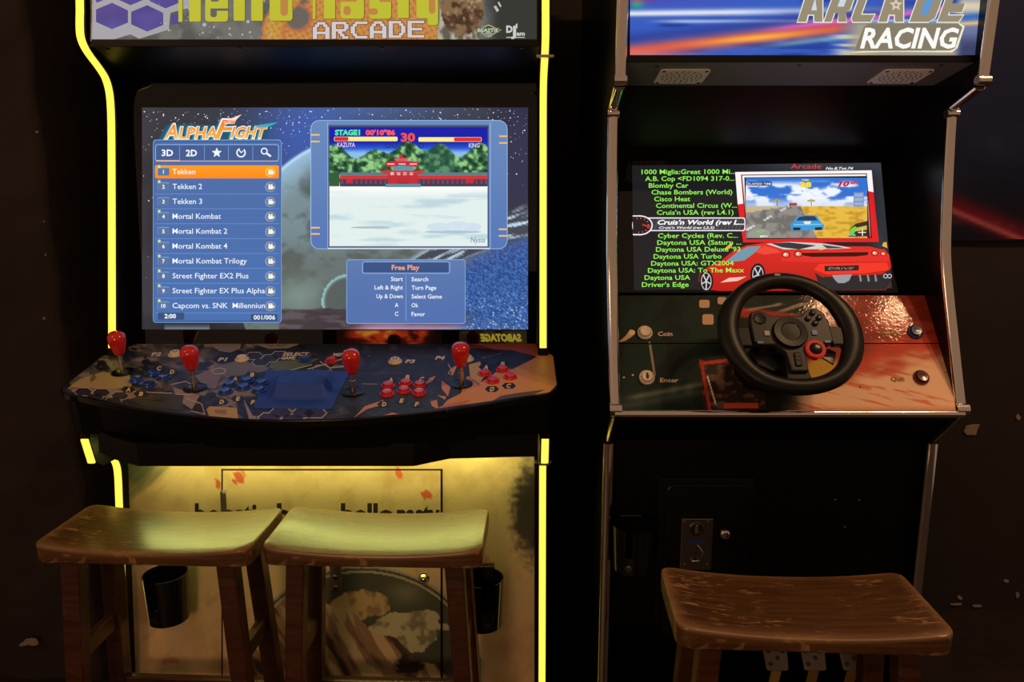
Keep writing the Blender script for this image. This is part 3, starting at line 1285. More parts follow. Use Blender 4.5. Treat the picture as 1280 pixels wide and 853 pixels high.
# long red hall and its gate
RD, RD2 = (196, 44, 56), (120, 26, 44)
cv.rect(425, 219, 609, 233, (60, 62, 92))
cv.rect(412, 216, 424, 233, (44, 92, 56))
cv.up()
cv.rect(425, 215.6, 609, 219.6, (92, 124, 132))
cv.rect(425, 219.6, 609, 224, (206, 52, 58))
for k in range(31):
    x = 427 + k * 6
    cv.rect(x, 225, x + 1.3, 230.5, RD)
cv.rect(425, 230, 609, 233.2, (52, 62, 84))
cv.rect(433, 221, 441, 229, RD)
cv.rect(582, 221, 592, 229, RD)
cv.up()
cv.poly([(474, 213.4), (532, 213.4), (526, 218), (480, 218)], (206, 54, 60))
cv.rect(485, 217, 522, 230, RD)
cv.rect(497, 223, 511, 230, (70, 30, 50))
cv.rect(482, 230, 526, 234, (96, 140, 160))
for k in range(4):
    cv.rect(488 + k * 8, 215.4, 492.5 + k * 8, 219, (244, 214, 206))
cv.poly([(496, 205), (502, 191.5), (508, 205)], RD)
cv.poly([(493, 198), (511, 198), (509, 202), (495, 202)], (226, 96, 108))
cv.poly([(482, 203), (497, 201), (497, 208), (484, 209)], RD)
cv.poly([(507, 201), (524, 203), (521, 209), (507, 208)], RD)
cv.rect(491, 207, 517, 213.4, (92, 150, 168))
cv.up()
for k in range(3):
    cv.rect(484 + k * 14, 204.4, 493 + k * 14, 206, (240, 190, 190))
# dust and shadows left on the ground
cv.ell(463, 284.5, 25, 1.4, (176, 190, 196), 16)
cv.ell(566, 290, 36, 2.0, (176, 198, 214), 16)
for x, y, a in ((549, 284, 16), (572, 282, 14), (590, 284, 12)):
    cv.ell(x, y, a, 5.5, (208, 226, 238), 14)
# bars and words
cv.rrect(417.5, 171, 497, 176.6, 1.6, (252, 236, 140))
cv.rrect(523, 171.6, 602, 177.2, 1.6, (252, 236, 140))
cv.up()
cv.rrect(418, 171.4, 435.5, 176.2, 1.4, (226, 40, 46))
cv.rrect(567.5, 172, 601.5, 176.8, 1.4, (226, 40, 46))
cv.text('STAGE1', 418.6, 168.8, 6.6, (90, 236, 170), w=31.5, bold=0.05)
cv.text("00'10\"86", 457, 168.8, 6.4, (255, 90, 96), w=37, bold=0.05)
cv.text('30', 501, 176.6, 10.4, (240, 84, 60), w=18, bold=0.04)
cv.text('KAZUYA', 421.4, 183.8, 5.8, (224, 200, 232), w=22.5, bold=0.02)
cv.text('KING', 586, 184.4, 5.6, (206, 206, 240), w=13.5, bold=0.02)
for x in (485.4, 493.4, 526.5):
    cv.ring(x, 182, 3.6, 3.2, 1.2, (22, 40, 120), 10)
cv.text('Nysia', 588, 303.4, 7.0, (104, 128, 140), w=18, bold=0.0, shear=0.2)
# help panel
cv.L = 8
cv.rrect(433, 324.4, 582, 405, 3.5, (130, 172, 222))
cv.up()
cv.rrect(433.8, 325.3, 581.2, 404.2, 3, lambda x, y: (92 - (y - 325) * 0.12, 122 - (y - 325) * 0.12, 176))
cv.up()
cv.frame(452.6, 326.8, 562.6, 342.4, 3, 1.2, (134, 172, 220))
cv.rrect(454, 328, 561, 340.8, 2, (56, 82, 134))
cv.up()
cv.text('Free Play', 489.6, 337.6, 6.6, (250, 170, 128), w=34.6, bold=0.02)
cv.rect(507, 344, 507.8, 401, (130, 164, 212))
for a, b, y, wa, wb_, xr in (('Start', 'Search', 351.4, 15, 21, 503.6), ('Left & Right', 'Turn Page', 362, 35.4, 31, 503.6), ('Up & Down', 'Select Game', 373, 33, 38, 503.6), ('A', 'Ok', 384, 4.4, 8.4, 498), ('C', 'Favor', 395, 4.4, 17, 498)):
    cv.text(a, xr, y, 5.4, WH, w=wa, align='R', bold=0.012)
    cv.text(b, 514.4, y + 0.3, 5.4, WH, w=wb_, bold=0.012)
cv.build('screen_picture', 'screen_print', m1)

# ---- control deck
dF, dB = Vector((0, 1.455, at_d(400, 527, 1.455).z)), Vector((0, 1.872, at_d(400, 428, 1.872).z))
ddir = (dB - dF).normalized()
dn = Vector((0, -ddir.z, ddir.y))
deck = Plane(dF, dn)


def deck_z(d):
    return dF.z + (d - dF.y) * ddir.z / ddir.y


def deck_outline(inset=0.0, back=1.866):
    pts = []
    hw = 0.548 - inset
    half = [(0.505, back), (0.505, 1.80), (hw, 1.786)]
    half += [(hw, 1.625)]
    for k in range(1, 6):
        t = math.radians(90 * k / 5)
        half.append((hw - 0.06 * (1 - math.cos(t)), 1.625 - 0.055 * math.sin(t)))
    x0 = hw - 0.06
    N = 14
    y0 = 1.57 + inset
    for k in range(1, N + 1):
        x = x0 * (1 - k / N)
        half.append((x, y0 - (y0 - 1.458 - inset) * (1 - (x / x0) ** 2)))
    R = [(CX1 + x, d) for x, d in half]
    Lh = [(CX1 - x, d) for x, d in half[:-1]]
    return R + Lh[::-1]


ol = deck_outline()
MB().prism([Vector((x, d, deck_z(d))) for x, d in ol], dn * -0.016).build('deck_plate', 'black_plastic', m1, bevel=0.002)
ol2 = deck_outline(0.012, 1.85)
ol2 = [(x, d) for x, d in ol2]
ring_t = [Vector((x, d, deck_z(d) - 0.016)) for x, d in ol2]
ring_b = [Vector((x, max(d, 1.485) if False else d + 0.012, 0.925)) for x, d in ol2]
n_ = len(ring_t)
MB().add(ring_t + ring_b, [list(range(n_)), list(range(2 * n_ - 1, n_ - 1, -1))] + [(i, i + n_, (i + 1) % n_ + n_, (i + 1) % n_) for i in range(n_)]).build('deck_body', 'black_laminate', m1)
tr = [(-0.462, 1.585), (-0.405, 1.540), (-0.335, 1.500), (0.240, 1.500), (0.310, 1.545), (0.500, 1.560), (0.500, 1.755), (-0.462, 1.755)]
MB().prism([Vector((CX1 + x, d, 0.882)) for x, d in tr], (0, 0, 0.05)).build('deck_underbox', 'black_laminate', m1)
MB().box(xi0 + 0.06, xi1 - 0.06, 1.722, 1.730, 0.850, 0.883).build('strip_bracket', 'black_laminate', m1)
MB().box(xi0 + 0.06, xi1 - 0.06, 1.718, 1.734, 0.840, 0.850).build('under_deck_light_strip', 'led_under', m1)

# deck picture
cv = Canvas(deck, 0.0004)
olp = deck_outline(0.004)


def inside(x, y, P):
    c = False
    j = len(P) - 1
    for i in range(len(P)):
        if (P[i][1] > y) != (P[j][1] > y) and x < (P[j][0] - P[i][0]) * (y - P[i][1]) / (P[j][1] - P[i][1]) + P[i][0]:
            c = not c
        j = i
    return c


def to_px(p):
    v = Vector(p) - CAMP
    zc = v.y * CP_ - v.z * SP_
    return 640 + F * v.x / zc, 426.5 - F * (v.y * SP_ + v.z * CP_) / zc


DP = [to_px((x, d, deck_z(d))) for x, d in olp]


def clip_poly(P, Q):
    """Sutherland-Hodgman: P clipped to the (nearly convex) polygon Q"""
    ar = sum(Q[i][0] * Q[(i + 1) % len(Q)][1] - Q[(i + 1) % len(Q)][0] * Q[i][1] for i in range(len(Q)))
    sg = 1 if ar > 0 else -1
    out = P
    for i in range(len(Q)):
        a, b = Q[i], Q[(i + 1) % len(Q)]
        inp, out = out, []
        if not inp:
            return []

        def side(p):
            return sg * ((b[0] - a[0]) * (p[1] - a[1]) - (b[1] - a[1]) * (p[0] - a[0])) >= -1e-6
        for k in range(len(inp)):
            p, q = inp[k - 1], inp[k]
            sp_, sq = side(p), side(q)
            if sp_ != sq:
                d1 = (b[0] - a[0]) * (p[1] - a[1]) - (b[1] - a[1]) * (p[0] - a[0])
                d2 = (b[0] - a[0]) * (q[1] - a[1]) - (b[1] - a[1]) * (q[0] - a[0])
                t = d1 / (d1 - d2)
                out.append((p[0] + (q[0] - p[0]) * t, p[1] + (q[1] - p[1]) * t))
            if sq:
                out.append(q)
    return out


cv.poly(DP, (40, 44, 62))
# convex outline for clipping
CONV = [to_px((CX1 + x, d, deck_z(d))) for x, d in [(0.50, 1.862), (0.544, 1.786), (0.544, 1.625), (0.525, 1.585), (0.484, 1.572), (0.40, 1.542), (0.3, 1.508), (0.2, 1.483), (0.1, 1.466), (0, 1.462), (-0.1, 1.466), (-0.2, 1.483), (-0.3, 1.508), (-0.40, 1.542), (-0.484, 1.572), (-0.525, 1.585), (-0.544, 1.625), (-0.544, 1.786), (-0.50, 1.862)]]


def dpoly(P, col):
    Q = clip_poly(P, CONV)
    if len(Q) >= 3:
        cv.poly(Q, col)


def dgrid(P, step, fn):
    """mottled patch: small triangles of the grid clipped to P"""
    xs = [p[0] for p in P]
    ys = [p[1] for p in P]
    for y in np.arange(min(ys), max(ys), step):
        for x in np.arange(min(xs), max(xs), step * 2):
            if inside(x + step, y + step / 2, P) and inside(x + step, y + step / 2, CONV):
                c = fn(x, y)
                if c is not None:
                    cv.rect(x, y, x + step * 2, y + step, c)


def nz(x, y, s, seed):
    return float(fbm(np.array([x / s]), np.array([y / s]), seed, 4)[0])


cv.up()


def paint_deck(X, Y):
    A = np.zeros(X.shape + (3,)) + np.array([34., 38., 56.])
    k = fbm(X / 26, Y / 12, 88, 5) - np.clip((X - 250) / 700.0, 0, 1)
    A = mixc(A, (62, 62, 68), sstep(0.38, 0.46, k))
    A = mixc(A, (96, 90, 88), sstep(0.47, 0.54, k))
    A = mixc(A, (138, 128, 118), sstep(0.57, 0.63, k))
    A = mixc(A, (24, 26, 32), sstep(0.56, 0.66, fbm(X / 14, Y / 7, 92, 4)) * (1 - sstep(380, 430, X)))
    A = mixc(A, (60, 66, 86), sstep(0.6, 0.7, fbm(X / 12, Y / 4, 90, 4)) * sstep(400, 440, X) * 0.7)
    return A


def masked_grid(step, fn):
    xs = np.arange(78, 694, step)
    ys = np.arange(424, 532, step * 0.75)
    X, Y = np.meshgrid(xs, ys)
    ar = sum(CONV[i][0] * CONV[(i + 1) % len(CONV)][1] - CONV[(i + 1) % len(CONV)][0] * CONV[i][1] for i in range(len(CONV)))
    ins = np.ones(X.shape, bool)
    for i in range(len(CONV)):
        a, b = CONV[i], CONV[(i + 1) % len(CONV)]
        ins &= (1 if ar > 0 else -1) * ((b[0] - a[0]) * (Y - a[1]) - (b[1] - a[1]) * (X - a[0])) >= 0
    C = s2l_np(fn(X, Y)).reshape(-1, 3)
    k0 = len(cv.V)
    o = cv.off + cv.L * cv.STEP
    R = np.stack([(X.ravel() - 640) / F, CP_ - (Y.ravel() - 426.5) / F * SP_, -SP_ - (Y.ravel() - 426.5) / F * CP_], 1)
    nn = np.array(deck.n)
    P = np.array(CAMP) + R * (((np.array(deck.p0) + nn * o - np.array(CAMP)) @ nn) / (R @ nn))[:, None]
    idx = -np.ones(X.size, int)
    fi = ins.ravel()
    idx[fi] = np.arange(fi.sum()) + k0
    cv.V += [tuple(p) for p in P[fi]]
    cv.C += [(c[0], c[1], c[2], 1.0) for c in C[fi]]
    W_ = X.shape[1]
    for j in range(X.shape[0] - 1):
        for i in range(W_ - 1):
            q = (idx[j * W_ + i], idx[j * W_ + i + 1], idx[(j + 1) * W_ + i + 1], idx[(j + 1) * W_ + i])
            if min(q) >= 0:
                cv.F.append([int(v) for v in q])


masked_grid(1.4, paint_deck)
cv.up()
dpoly([(84, 486), (100, 474), (128, 465), (162, 469), (165, 484), (140, 487), (110, 486)], (176, 156, 110))
dpoly([(88, 484), (150, 487), (216, 499), (210, 503), (140, 497), (90, 490)], (150, 134, 122))
dpoly([(112, 472), (118, 468), (121, 473), (114, 478)], (110, 92, 62))
dpoly([(160, 500), (190, 490), (230, 494), (226, 513), (180, 508)], (60, 62, 52))
dpoly([(215, 484), (250, 494), (240, 512), (225, 502)], (156, 138, 134))
dpoly([(258, 512), (262, 508), (296, 510), (298, 526), (262, 522)], (190, 158, 92))
dpoly([(268, 513), (282, 512), (284, 519), (270, 519)], (200, 168, 140))
dpoly([(244, 470), (262, 462), (276, 470), (270, 486), (255, 484)], (128, 116, 122))
dpoly([(268, 458), (300, 450), (345, 462), (300, 470), (272, 470)], (112, 110, 116))
dpoly([(340, 452), (400, 448), (372, 462), (330, 470)], (96, 104, 76))
dpoly([(304, 498), (316, 520), (340, 520), (336, 528), (312, 527)], (150, 142, 144))
# two grey discs at the back
dpoly([(265, 427), (303, 426), (300, 436), (288, 441), (274, 439), (266, 433)], (132, 126, 124))
dpoly([(314, 424), (376, 424), (373, 431), (360, 435.5), (336, 436), (318, 431)], (142, 134, 128))
cv.up()
dgrid([(314, 424), (376, 424), (373, 431), (360, 435), (336, 435), (318, 431)], 1.6, lambda x, y: (116, 108, 100) if nz(x, y * 2, 9, 91) > 0.55 else None)
# hexagon outlines
HP, HW_ = (56, 52, 92), (196, 190, 196)


def dhex(cx, cy, rx, ry, fill, lw=1.3):
    P = [(cx - rx * 0.55, cy - ry), (cx + rx * 0.55, cy - ry), (cx + rx, cy), (cx + rx * 0.55, cy + ry), (cx - rx * 0.55, cy + ry), (cx - rx, cy)]
    dpoly([(cx + (x - cx) * (1 + lw / rx), cy + (y - cy) * (1 + lw * 0.8 / ry)) for x, y in P], HW_)
    L = cv.L
    cv.L = L + 1
    dpoly(P, fill)
    cv.L = L


for cx, cy in ((337, 522.5), (366, 524), (351, 516), (379, 516.5), (394, 516.5)):
    dhex(cx, cy, 14, 5.6, HP)
for cx, cy in ((104, 490), (127, 491), (150, 495), (118, 497), (141, 502)):
    dhex(cx, cy, 11, 4.6, (50, 46, 58), 0.8)
for cx, cy in ((318, 445), (338, 448), (326, 453), (350, 444), (402, 461), (424, 462)):
    dhex(cx, cy, 11, 4.2, (46, 46, 66), 0.7)
cv.up(2)
cv.line([(318, 511), (322, 527)], 0.8, (40, 38, 40))
cv.line([(384, 462), (438, 446)], 1.2, (196, 190, 170))
cv.line([(330, 472), (390, 456)], 1.0, (190, 186, 160))
cv.line([(400, 452), (412, 460), (440, 458)], 1.0, (190, 190, 180))
cv.line([(452, 480), (472, 480.5)], 0.8, (150, 160, 176))
cv.line([(445, 467), (500, 466)], 0.5, (92, 98, 116))
for P in ([(213, 481), (232, 477), (246, 484), (238, 494), (219, 493)], [(232, 498), (252, 505), (256, 518), (238, 514)], [(160, 489), (214, 492)], [(264, 463), (274, 460), (282, 462), (280, 467), (268, 468), (264, 463)]):
    cv.line(P, 0.9, (206, 192, 184))
# warm flesh-coloured swirl on the far side
FL, FR = (214, 150, 92), (176, 84, 66)
dpoly([(705, 428), (705, 500), (640, 515), (500, 530), (520, 522), (548, 513), (560, 500), (576, 492), (584, 470), (602, 478), (634, 456), (660, 446), (690, 440)], FL)
dpoly([(555, 427), (660, 427), (692, 440), (660, 447), (618, 438), (585, 436)], FR)
cv.up()
dpoly([(586, 456), (600, 452), (606, 470), (598, 482), (588, 474)], (190, 160, 120))
dpoly([(584, 470), (604, 482), (590, 484), (576, 492)], (196, 128, 92))
dpoly([(575, 427), (606, 433), (640, 444), (628, 447), (600, 440)], (112, 52, 50))
dpoly([(582, 435), (640, 438), (672, 446), (640, 462), (612, 456), (594, 446)], (46, 48, 66))
dpoly([(610, 505), (626, 495), (650, 491), (682, 487), (660, 497), (620, 507)], (92, 80, 66))
dpoly([(520, 520), (560, 505), (590, 500), (560, 516), (528, 524)], (198, 118, 86))
# claws of flame by the red buttons
for P in ([(442, 523), (456, 508), (480, 500), (476, 507), (458, 512)], [(466, 524), (490, 516), (505, 519), (480, 524)], [(528, 476), (545, 470), (540, 477), (530, 482)], [(552, 476), (563, 484), (560, 496), (552, 486)], [(538, 502), (546, 500), (548, 512), (540, 508)], [(546, 494), (558, 496), (556, 500)], [(572, 456), (562, 462), (566, 470)]):
    dpoly(P, (206, 140, 110))
cv.line([(602, 448), (628, 441)], 1.2, (150, 160, 176))
cv.line([(606, 452), (626, 444)], 0.7, (170, 176, 190))
cv.line([(560, 455), (564, 462), (560, 467), (566, 469)], 0.9, (196, 186, 170))
r_ = random.Random(11)
for k in range(60):
    x, y = r_.uniform(420, 560), r_.uniform(440, 515)
    cv.ell(x, y, 0.4, 0.35, (170, 176, 190), 5)
cv.up()
# button letters on dark badges and player numbers
LBL = (226, 206, 130)
for ch, x, y in (('A', 160, 487), ('B', 176, 492.5), ('C', 199, 460.5), ('D', 215, 465), ('A', 293.5, 473.5), ('B', 315, 468.5), ('C', 333, 472), ('D', 277, 502.5), ('E', 297.5, 498.5), ('F', 316, 503), ('A', 488, 475), ('B', 509, 471.5), ('C', 527.5, 474), ('D', 480, 505.5), ('E', 502, 501), ('F', 521, 505.5), ('A', 607, 459), ('B', 628, 455), ('C', 636, 482.5), ('D', 615, 486.5)):
    cv.poly([(x - 9, y), (x - 5, y - 3.6), (x + 5, y - 3.6), (x + 9, y), (x + 5, y + 3.6), (x - 5, y + 3.6)], (24, 24, 30))
    cv.up()
    cv.text(ch, x, y + 2.4, 5.0, LBL, w=6.0, align='C', bold=0.05, shear=0.25)
    cv.up(-1)
for t, x, y in (('P2', 195, 445), ('P1', 278.5, 451.5), ('P3', 512.5, 454), ('P4', 550, 449.5)):
    if t == 'P1':
        cv.ell(x, y - 2, 13, 5, (24, 24, 30), 14)
    cv.up()
    cv.text(t, x, y, 4.4, (214, 206, 196), w=13, align='C', bold=0.04, shear=0.3)
    cv.up(-1)
cv.text('SELECT', 353, 444.6, 4.0, (222, 206, 190), w=34, bold=0.03, shear=0.3)
cv.text('GAME', 352, 449.4, 4.0, (222, 206, 190), w=18, bold=0.03, shear=0.3)
cv.text('MENU', 416, 445.4, 4.0, (222, 206, 190), w=20, bold=0.03, shear=0.3)
cv.build('deck_picture', 'deck_print', m1)

# ---- buttons and joysticks
e1 = Vector((1, 0, 0))


def frame_mat(o, n, x=e1):
    n = nrm(n)
    x = (x - n * x.dot(n)).normalized()
    y = n.cross(x)
    M = Matrix((x, y, n)).transposed().to_4x4()
    M.translation = o
    return M


def local_mesh(mb, name, material, smooth=40):
    o = mb.build(name, material, None, smooth=smooth)
    me = o.data
    bpy.data.objects.remove(o)
    return me


def inst(name, me, parent, M_world=None):
    o = bpy.data.objects.new(name, me)
    COL.objects.link(o)
    o.parent = parent
    if M_world is not None:
        M = world_matrix(parent).inverted() @ M_world
        o.matrix_local = M
        ROOT_M[o.name] = M
    return o


Z3 = Vector((0, 0, 1))
RIM = {}
for cn, mt in (('blue', 'blue_plastic'), ('red', 'red_plastic'), ('white', 'white_plastic'), ('navy', 'navy_plastic'), ('maroon', 'maroon_plastic')):
    RIM[cn] = (local_mesh(MB().lathe([(0.0165, -0.002), (0.0168, 0.002), (0.0160, 0.0045), (0.0140, 0.0055), (0.0128, 0.0045), (0.0125, 0.001)], (0, 0, 0), Z3, 20), 'button_rim', mt),
               local_mesh(MB().lathe([(0.0118, 0.0), (0.0118, 0.0085), (0.0108, 0.0102), (0.0080, 0.0100), (0.0040, 0.0094), (0.0005, 0.0092)], (0, 0, 0), Z3, 20), 'button_cap', mt))


def button(parent, p, n, colour, k=1.0):
    M = frame_mat(p, n) @ Matrix.Scale(k, 4)
    a = inst('button', RIM[colour][0], parent, M)
    inst('button_cap', RIM[colour][1], a)
    return a


for cn, L_ in (('blue', [(171, 475), (186, 481), (191, 467), (205, 472), (287, 481), (282, 490), (309, 476), (305, 484.5), (327, 479), (324, 488), (382, 449.5)]),
               ('red', [(485, 482), (484, 492), (507, 479), (505, 488), (525, 481), (524, 491), (606, 467), (616, 476), (628, 462), (638, 471), (414, 451)]),
               ('white', [(219, 442.5), (302.5, 448.5), (494, 451.5), (584, 448.5)])):
    for px, py in L_:
        p = deck.at(px, py + 1.5)
        b_ = button(m1, p, dn, cn, 0.95 if cn != 'white' else 0.98)
        if cn == 'white' and px in (219, 494, 584):
            mk = MB()
            pn = p + dn * 0.0102
            for sx in (-1, 1):
                q = pn + e1 * 0.004 * sx + ddir * 0.003
                mk.lathe([(0.0017, 0), (0.0015, 0.0004)], q, dn, 8)
            mk.tube([pn + e1 * 0.006 * math.cos(t) + ddir * (0.0065 * math.sin(t) + 0.0015) + dn * 0.0002 for t in [math.radians(200 + 14 * k) for k in range(11)]], 0.0005, 5)
            mk.build('printed_smile', 'icon_black', b_)

BAT = local_mesh(MB().lathe([(0.0075, 0.046), (0.0105, 0.048), (0.0135, 0.056), (0.0172, 0.070), (0.0192, 0.080), (0.0196, 0.087), (0.0180, 0.094), (0.0135, 0.0995), (0.007, 0.1020), (0.0006, 0.1025)], (0, 0, 0), Z3, 24), 'bat_top', 'red_plastic', 60)
SHAFT = local_mesh(MB().lathe([(0.0062, 0.0), (0.0062, 0.030), (0.0048, 0.0305), (0.0048, 0.047)], (0, 0, 0), Z3, 14), 'shaft', 'steel')
WASH = local_mesh(MB().lathe([(0.0250, 0.0006), (0.0250, 0.0022), (0.0235, 0.0030), (0.0070, 0.0034)], (0, 0, 0), Z3, 26), 'dust_washer', 'black_plastic')
for (bx, by), (tx, ty) in (((154, 466), (148, 433)), ((244, 486), (238.5, 452)), ((441.5, 491), (440, 455.5)), ((577, 481), (575.5, 449))):
    p = deck.at(bx, by)
    # the stick leans so that its knob stands where the photograph shows it
    tp = p + dn * 0.085
    r = ray(tx, ty)
    c = CAMP + r * ((tp - CAMP).dot(r) / r.dot(r))
    ax = (c - p).normalized()
    ax = (dn * 0.5 + ax * 0.5).normalized()
    js = inst('joystick', BAT, m1, frame_mat(p, ax))
    inst('shaft', SHAFT, js)
    inst('dust_washer', WASH, m1, frame_mat(p, dn))

# ---- lower front
lpn = nrm((0, -1, 0.125))


def lp_d(z):
    return 1.787 - (0.80 - z) * 0.125


lowP = Plane((0, lp_d(0.8), 0.8), lpn)
slab((lp_d(0.06), 0.06), (lp_d(0.93), 0.93), xi0, xi1, lpn, 0.018).build('front_panel', 'black_laminate', m1)
MB().box(xi0, xi1, 1.72, 2.36, 0.0, 0.06).build('plinth', 'black_laminate', m1)


def paint_panel(X, Y):
    A = np.zeros(X.shape + (3,)) + np.array([222., 190., 148.])
    n = fbm(X / 45, Y / 45, 101, 5)
    A = mixc(A, (204, 170, 126), sstep(0.45, 0.7, n))
    A = mixc(A, (196, 150, 108), sstep(0.55, 0.8, fbm(X / 18, Y / 30, 103, 4)) * 0.4)
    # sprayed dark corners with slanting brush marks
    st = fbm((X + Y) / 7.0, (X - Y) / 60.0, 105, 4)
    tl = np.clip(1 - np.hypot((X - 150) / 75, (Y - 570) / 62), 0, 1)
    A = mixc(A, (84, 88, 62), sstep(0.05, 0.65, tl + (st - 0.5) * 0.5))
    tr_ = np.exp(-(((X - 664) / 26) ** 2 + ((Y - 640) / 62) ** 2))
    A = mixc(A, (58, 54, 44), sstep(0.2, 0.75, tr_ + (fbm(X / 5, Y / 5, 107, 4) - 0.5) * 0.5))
    # red brush marks
    for cx, cy, rx, ry, sd in ((298, 597, 11, 13, 1), (272, 607, 4, 9, 2), (498, 592, 6, 10, 3), (534, 618, 12, 9, 4), (214, 826, 16, 6, 5), (606, 700, 8, 12, 6)):
        m = np.exp(-(((X - cx) / rx) ** 2 + ((Y - cy) / ry) ** 2)) + (fbm((X - Y) / 5, (X + Y) / 14, 110 + sd, 4) - 0.5) * 1.1
        A = mixc(A, (206, 74, 48), sstep(0.5, 0.75, m) * (0.85 if sd < 5 else 0.4))
    A = mixc(A, (214, 182, 158), np.exp(-(((X - 222) / 16) ** 2 + ((Y - 790) / 30) ** 2)) * 0.6)
    # oval tin: dark inside, metal rim, folded cloth (plain stand-in picture)
    q = np.hypot((X - 452) / 148, (Y - 842) / 130)
    tin = np.zeros_like(A) + np.array([70., 74., 62.])
    tin = mixc(tin, (138, 136, 112), np.exp(-(((X - 508) / 22) ** 2 + ((Y - 742) / 14) ** 2)) * 0.8)
    u = (X - 412) * 0.78 - (Y - 760) * 0.62
    v = (X - 412) * 0.62 + (Y - 760) * 0.78
    # brown blanket across the lower half
    f = fbm(u / 12 + v / 90, v / 70, 121, 4)
    bl = np.zeros_like(A) + np.array([150., 118., 92.])
    bl = mixc(bl, (66, 48, 38), sstep(0.5, 0.66, f))
    bl = mixc(bl, (206, 178, 146), sstep(0.46, 0.34, f))
    edge = Y - (752 + (X - 412) * 0.62 + 5 * np.sin(X / 9))
    # upper garments
    gm = np.zeros_like(A) + np.array([198., 168., 124.])
    gm = mixc(gm, (150, 122, 86), sstep(0.5, 0.7, fbm(X / 11, Y / 16, 125, 4)))
    gm2 = np.zeros_like(A) + np.array([196., 188., 156.])
    gm2 = mixc(gm2, (136, 128, 102), sstep(0.5, 0.72, fbm(X / 12, Y / 12, 127, 4)))
    wob = (fbm(X / 16, Y / 16, 141, 4) - 0.5) * 1.6
    b1 = ((X - 452 + (Y - 756) * 0.6) / 36) ** 2 + ((Y - 756) / 20) ** 2 < 1 + wob
    b2 = ((X - 508 + (Y - 792) * 0.5) / 46) ** 2 + ((Y - 792) / 27) ** 2 < 1 + wob
    tin = np.where(b1[..., None], gm, tin)
    tin = np.where(b2[..., None], gm2, tin)
    tin = np.where((edge > 0)[..., None], bl, tin)
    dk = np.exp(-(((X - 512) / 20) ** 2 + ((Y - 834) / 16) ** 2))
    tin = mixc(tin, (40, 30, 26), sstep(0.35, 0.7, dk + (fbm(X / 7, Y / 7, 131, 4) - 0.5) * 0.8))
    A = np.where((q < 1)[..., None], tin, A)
    rim = np.zeros_like(A) + np.array([176., 170., 150.])
    rim = mixc(rim, (76, 72, 62), (np.abs(q - 1.0) < 0.012) * 1.0)
    A = np.where((np.abs(q - 1.0) < 0.035)[..., None], rim, A)
    return A


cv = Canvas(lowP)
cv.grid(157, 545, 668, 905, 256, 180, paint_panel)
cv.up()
cv.rect(276.6, 586.4, 553.4, 905, (12, 9, 7))     # open joint round the hatch
cv.build('front_panel_picture', 'panel_print', m1)
# access hatch in the middle, standing a little proud
hP = Plane(lowP.p0 + lpn * 0.006, lpn)
h0, h1 = hP.at(278, 588), hP.at(551.5, 900)
h1 = Vector((hP.at(551.5, 600).x, h1.y, h1.z))
hatch = slab((h1.y, h1.z), (h0.y, h0.z), h0.x, h1.x, lpn, 0.005).build('hatch_door', 'black_laminate', m1)
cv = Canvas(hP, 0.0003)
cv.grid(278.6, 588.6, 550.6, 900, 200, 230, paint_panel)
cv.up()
INK = (34, 28, 26)
cv.text('astie', 280, 655, 26, INK, w=56, bold=0.04)
cv.text('boys', 346, 655, 26, INK, w=66, bold=0.04)
cv.text('hello', 426, 655, 26, INK, w=66, bold=0.04)
cv.text('nasty', 496, 655, 26, INK, w=54, bold=0.04)
cv.build('hatch_picture', 'panel_print', hatch)
cv = Canvas(lowP, 0.0014)
cv.text('b', 243.5, 655, 26, INK, w=14, bold=0.04)
cv.text('e', 260, 655, 26, INK, w=14, bold=0.04)
cv.build('front_panel_lettering', 'panel_print', m1)
p = hP.at(280, 628)
hg = MB().box(p.x - 0.006, p.x + 0.006, p.y - 0.006, p.y + 0.004, p.z - 0.030, p.z + 0.030).build('hinge', 'steel', m1, bevel=0.001)
for k in range(3):
    MB().lathe([(0.0042, -0.009), (0.0042, 0.009)], (p.x + 0.004, p.y - 0.006, p.z - 0.019 + k * 0.019), Z3, 10).build('hinge_knuckle', 'steel', hg)
p = hP.at(420, 722)
lk = MB().box(p.x - 0.014, p.x + 0.014, p.y - 0.005, p.y + 0.005, p.z - 0.034, p.z + 0.034).build('lock_plate', 'steel', m1, bevel=0.002)
for dz in (-0.024, 0.004):
    MB().lathe([(0.006, 0), (0.006, 0.004), (0.0045, 0.006), (0.001, 0.0065)], (p.x, p.y - 0.005, p.z + dz), (0, -1, 0), 14).build('lock_screw', 'dark_steel', lk)
p = hP.at(530, 723)
lb = MB().lathe([(0.0135, 0), (0.0135, 0.002), (0.0105, 0.0035), (0.0085, 0.0095), (0.0050, 0.0125), (0.0008, 0.0135)], p, lpn, 22).build('round_lock', 'chrome', m1, smooth=50)


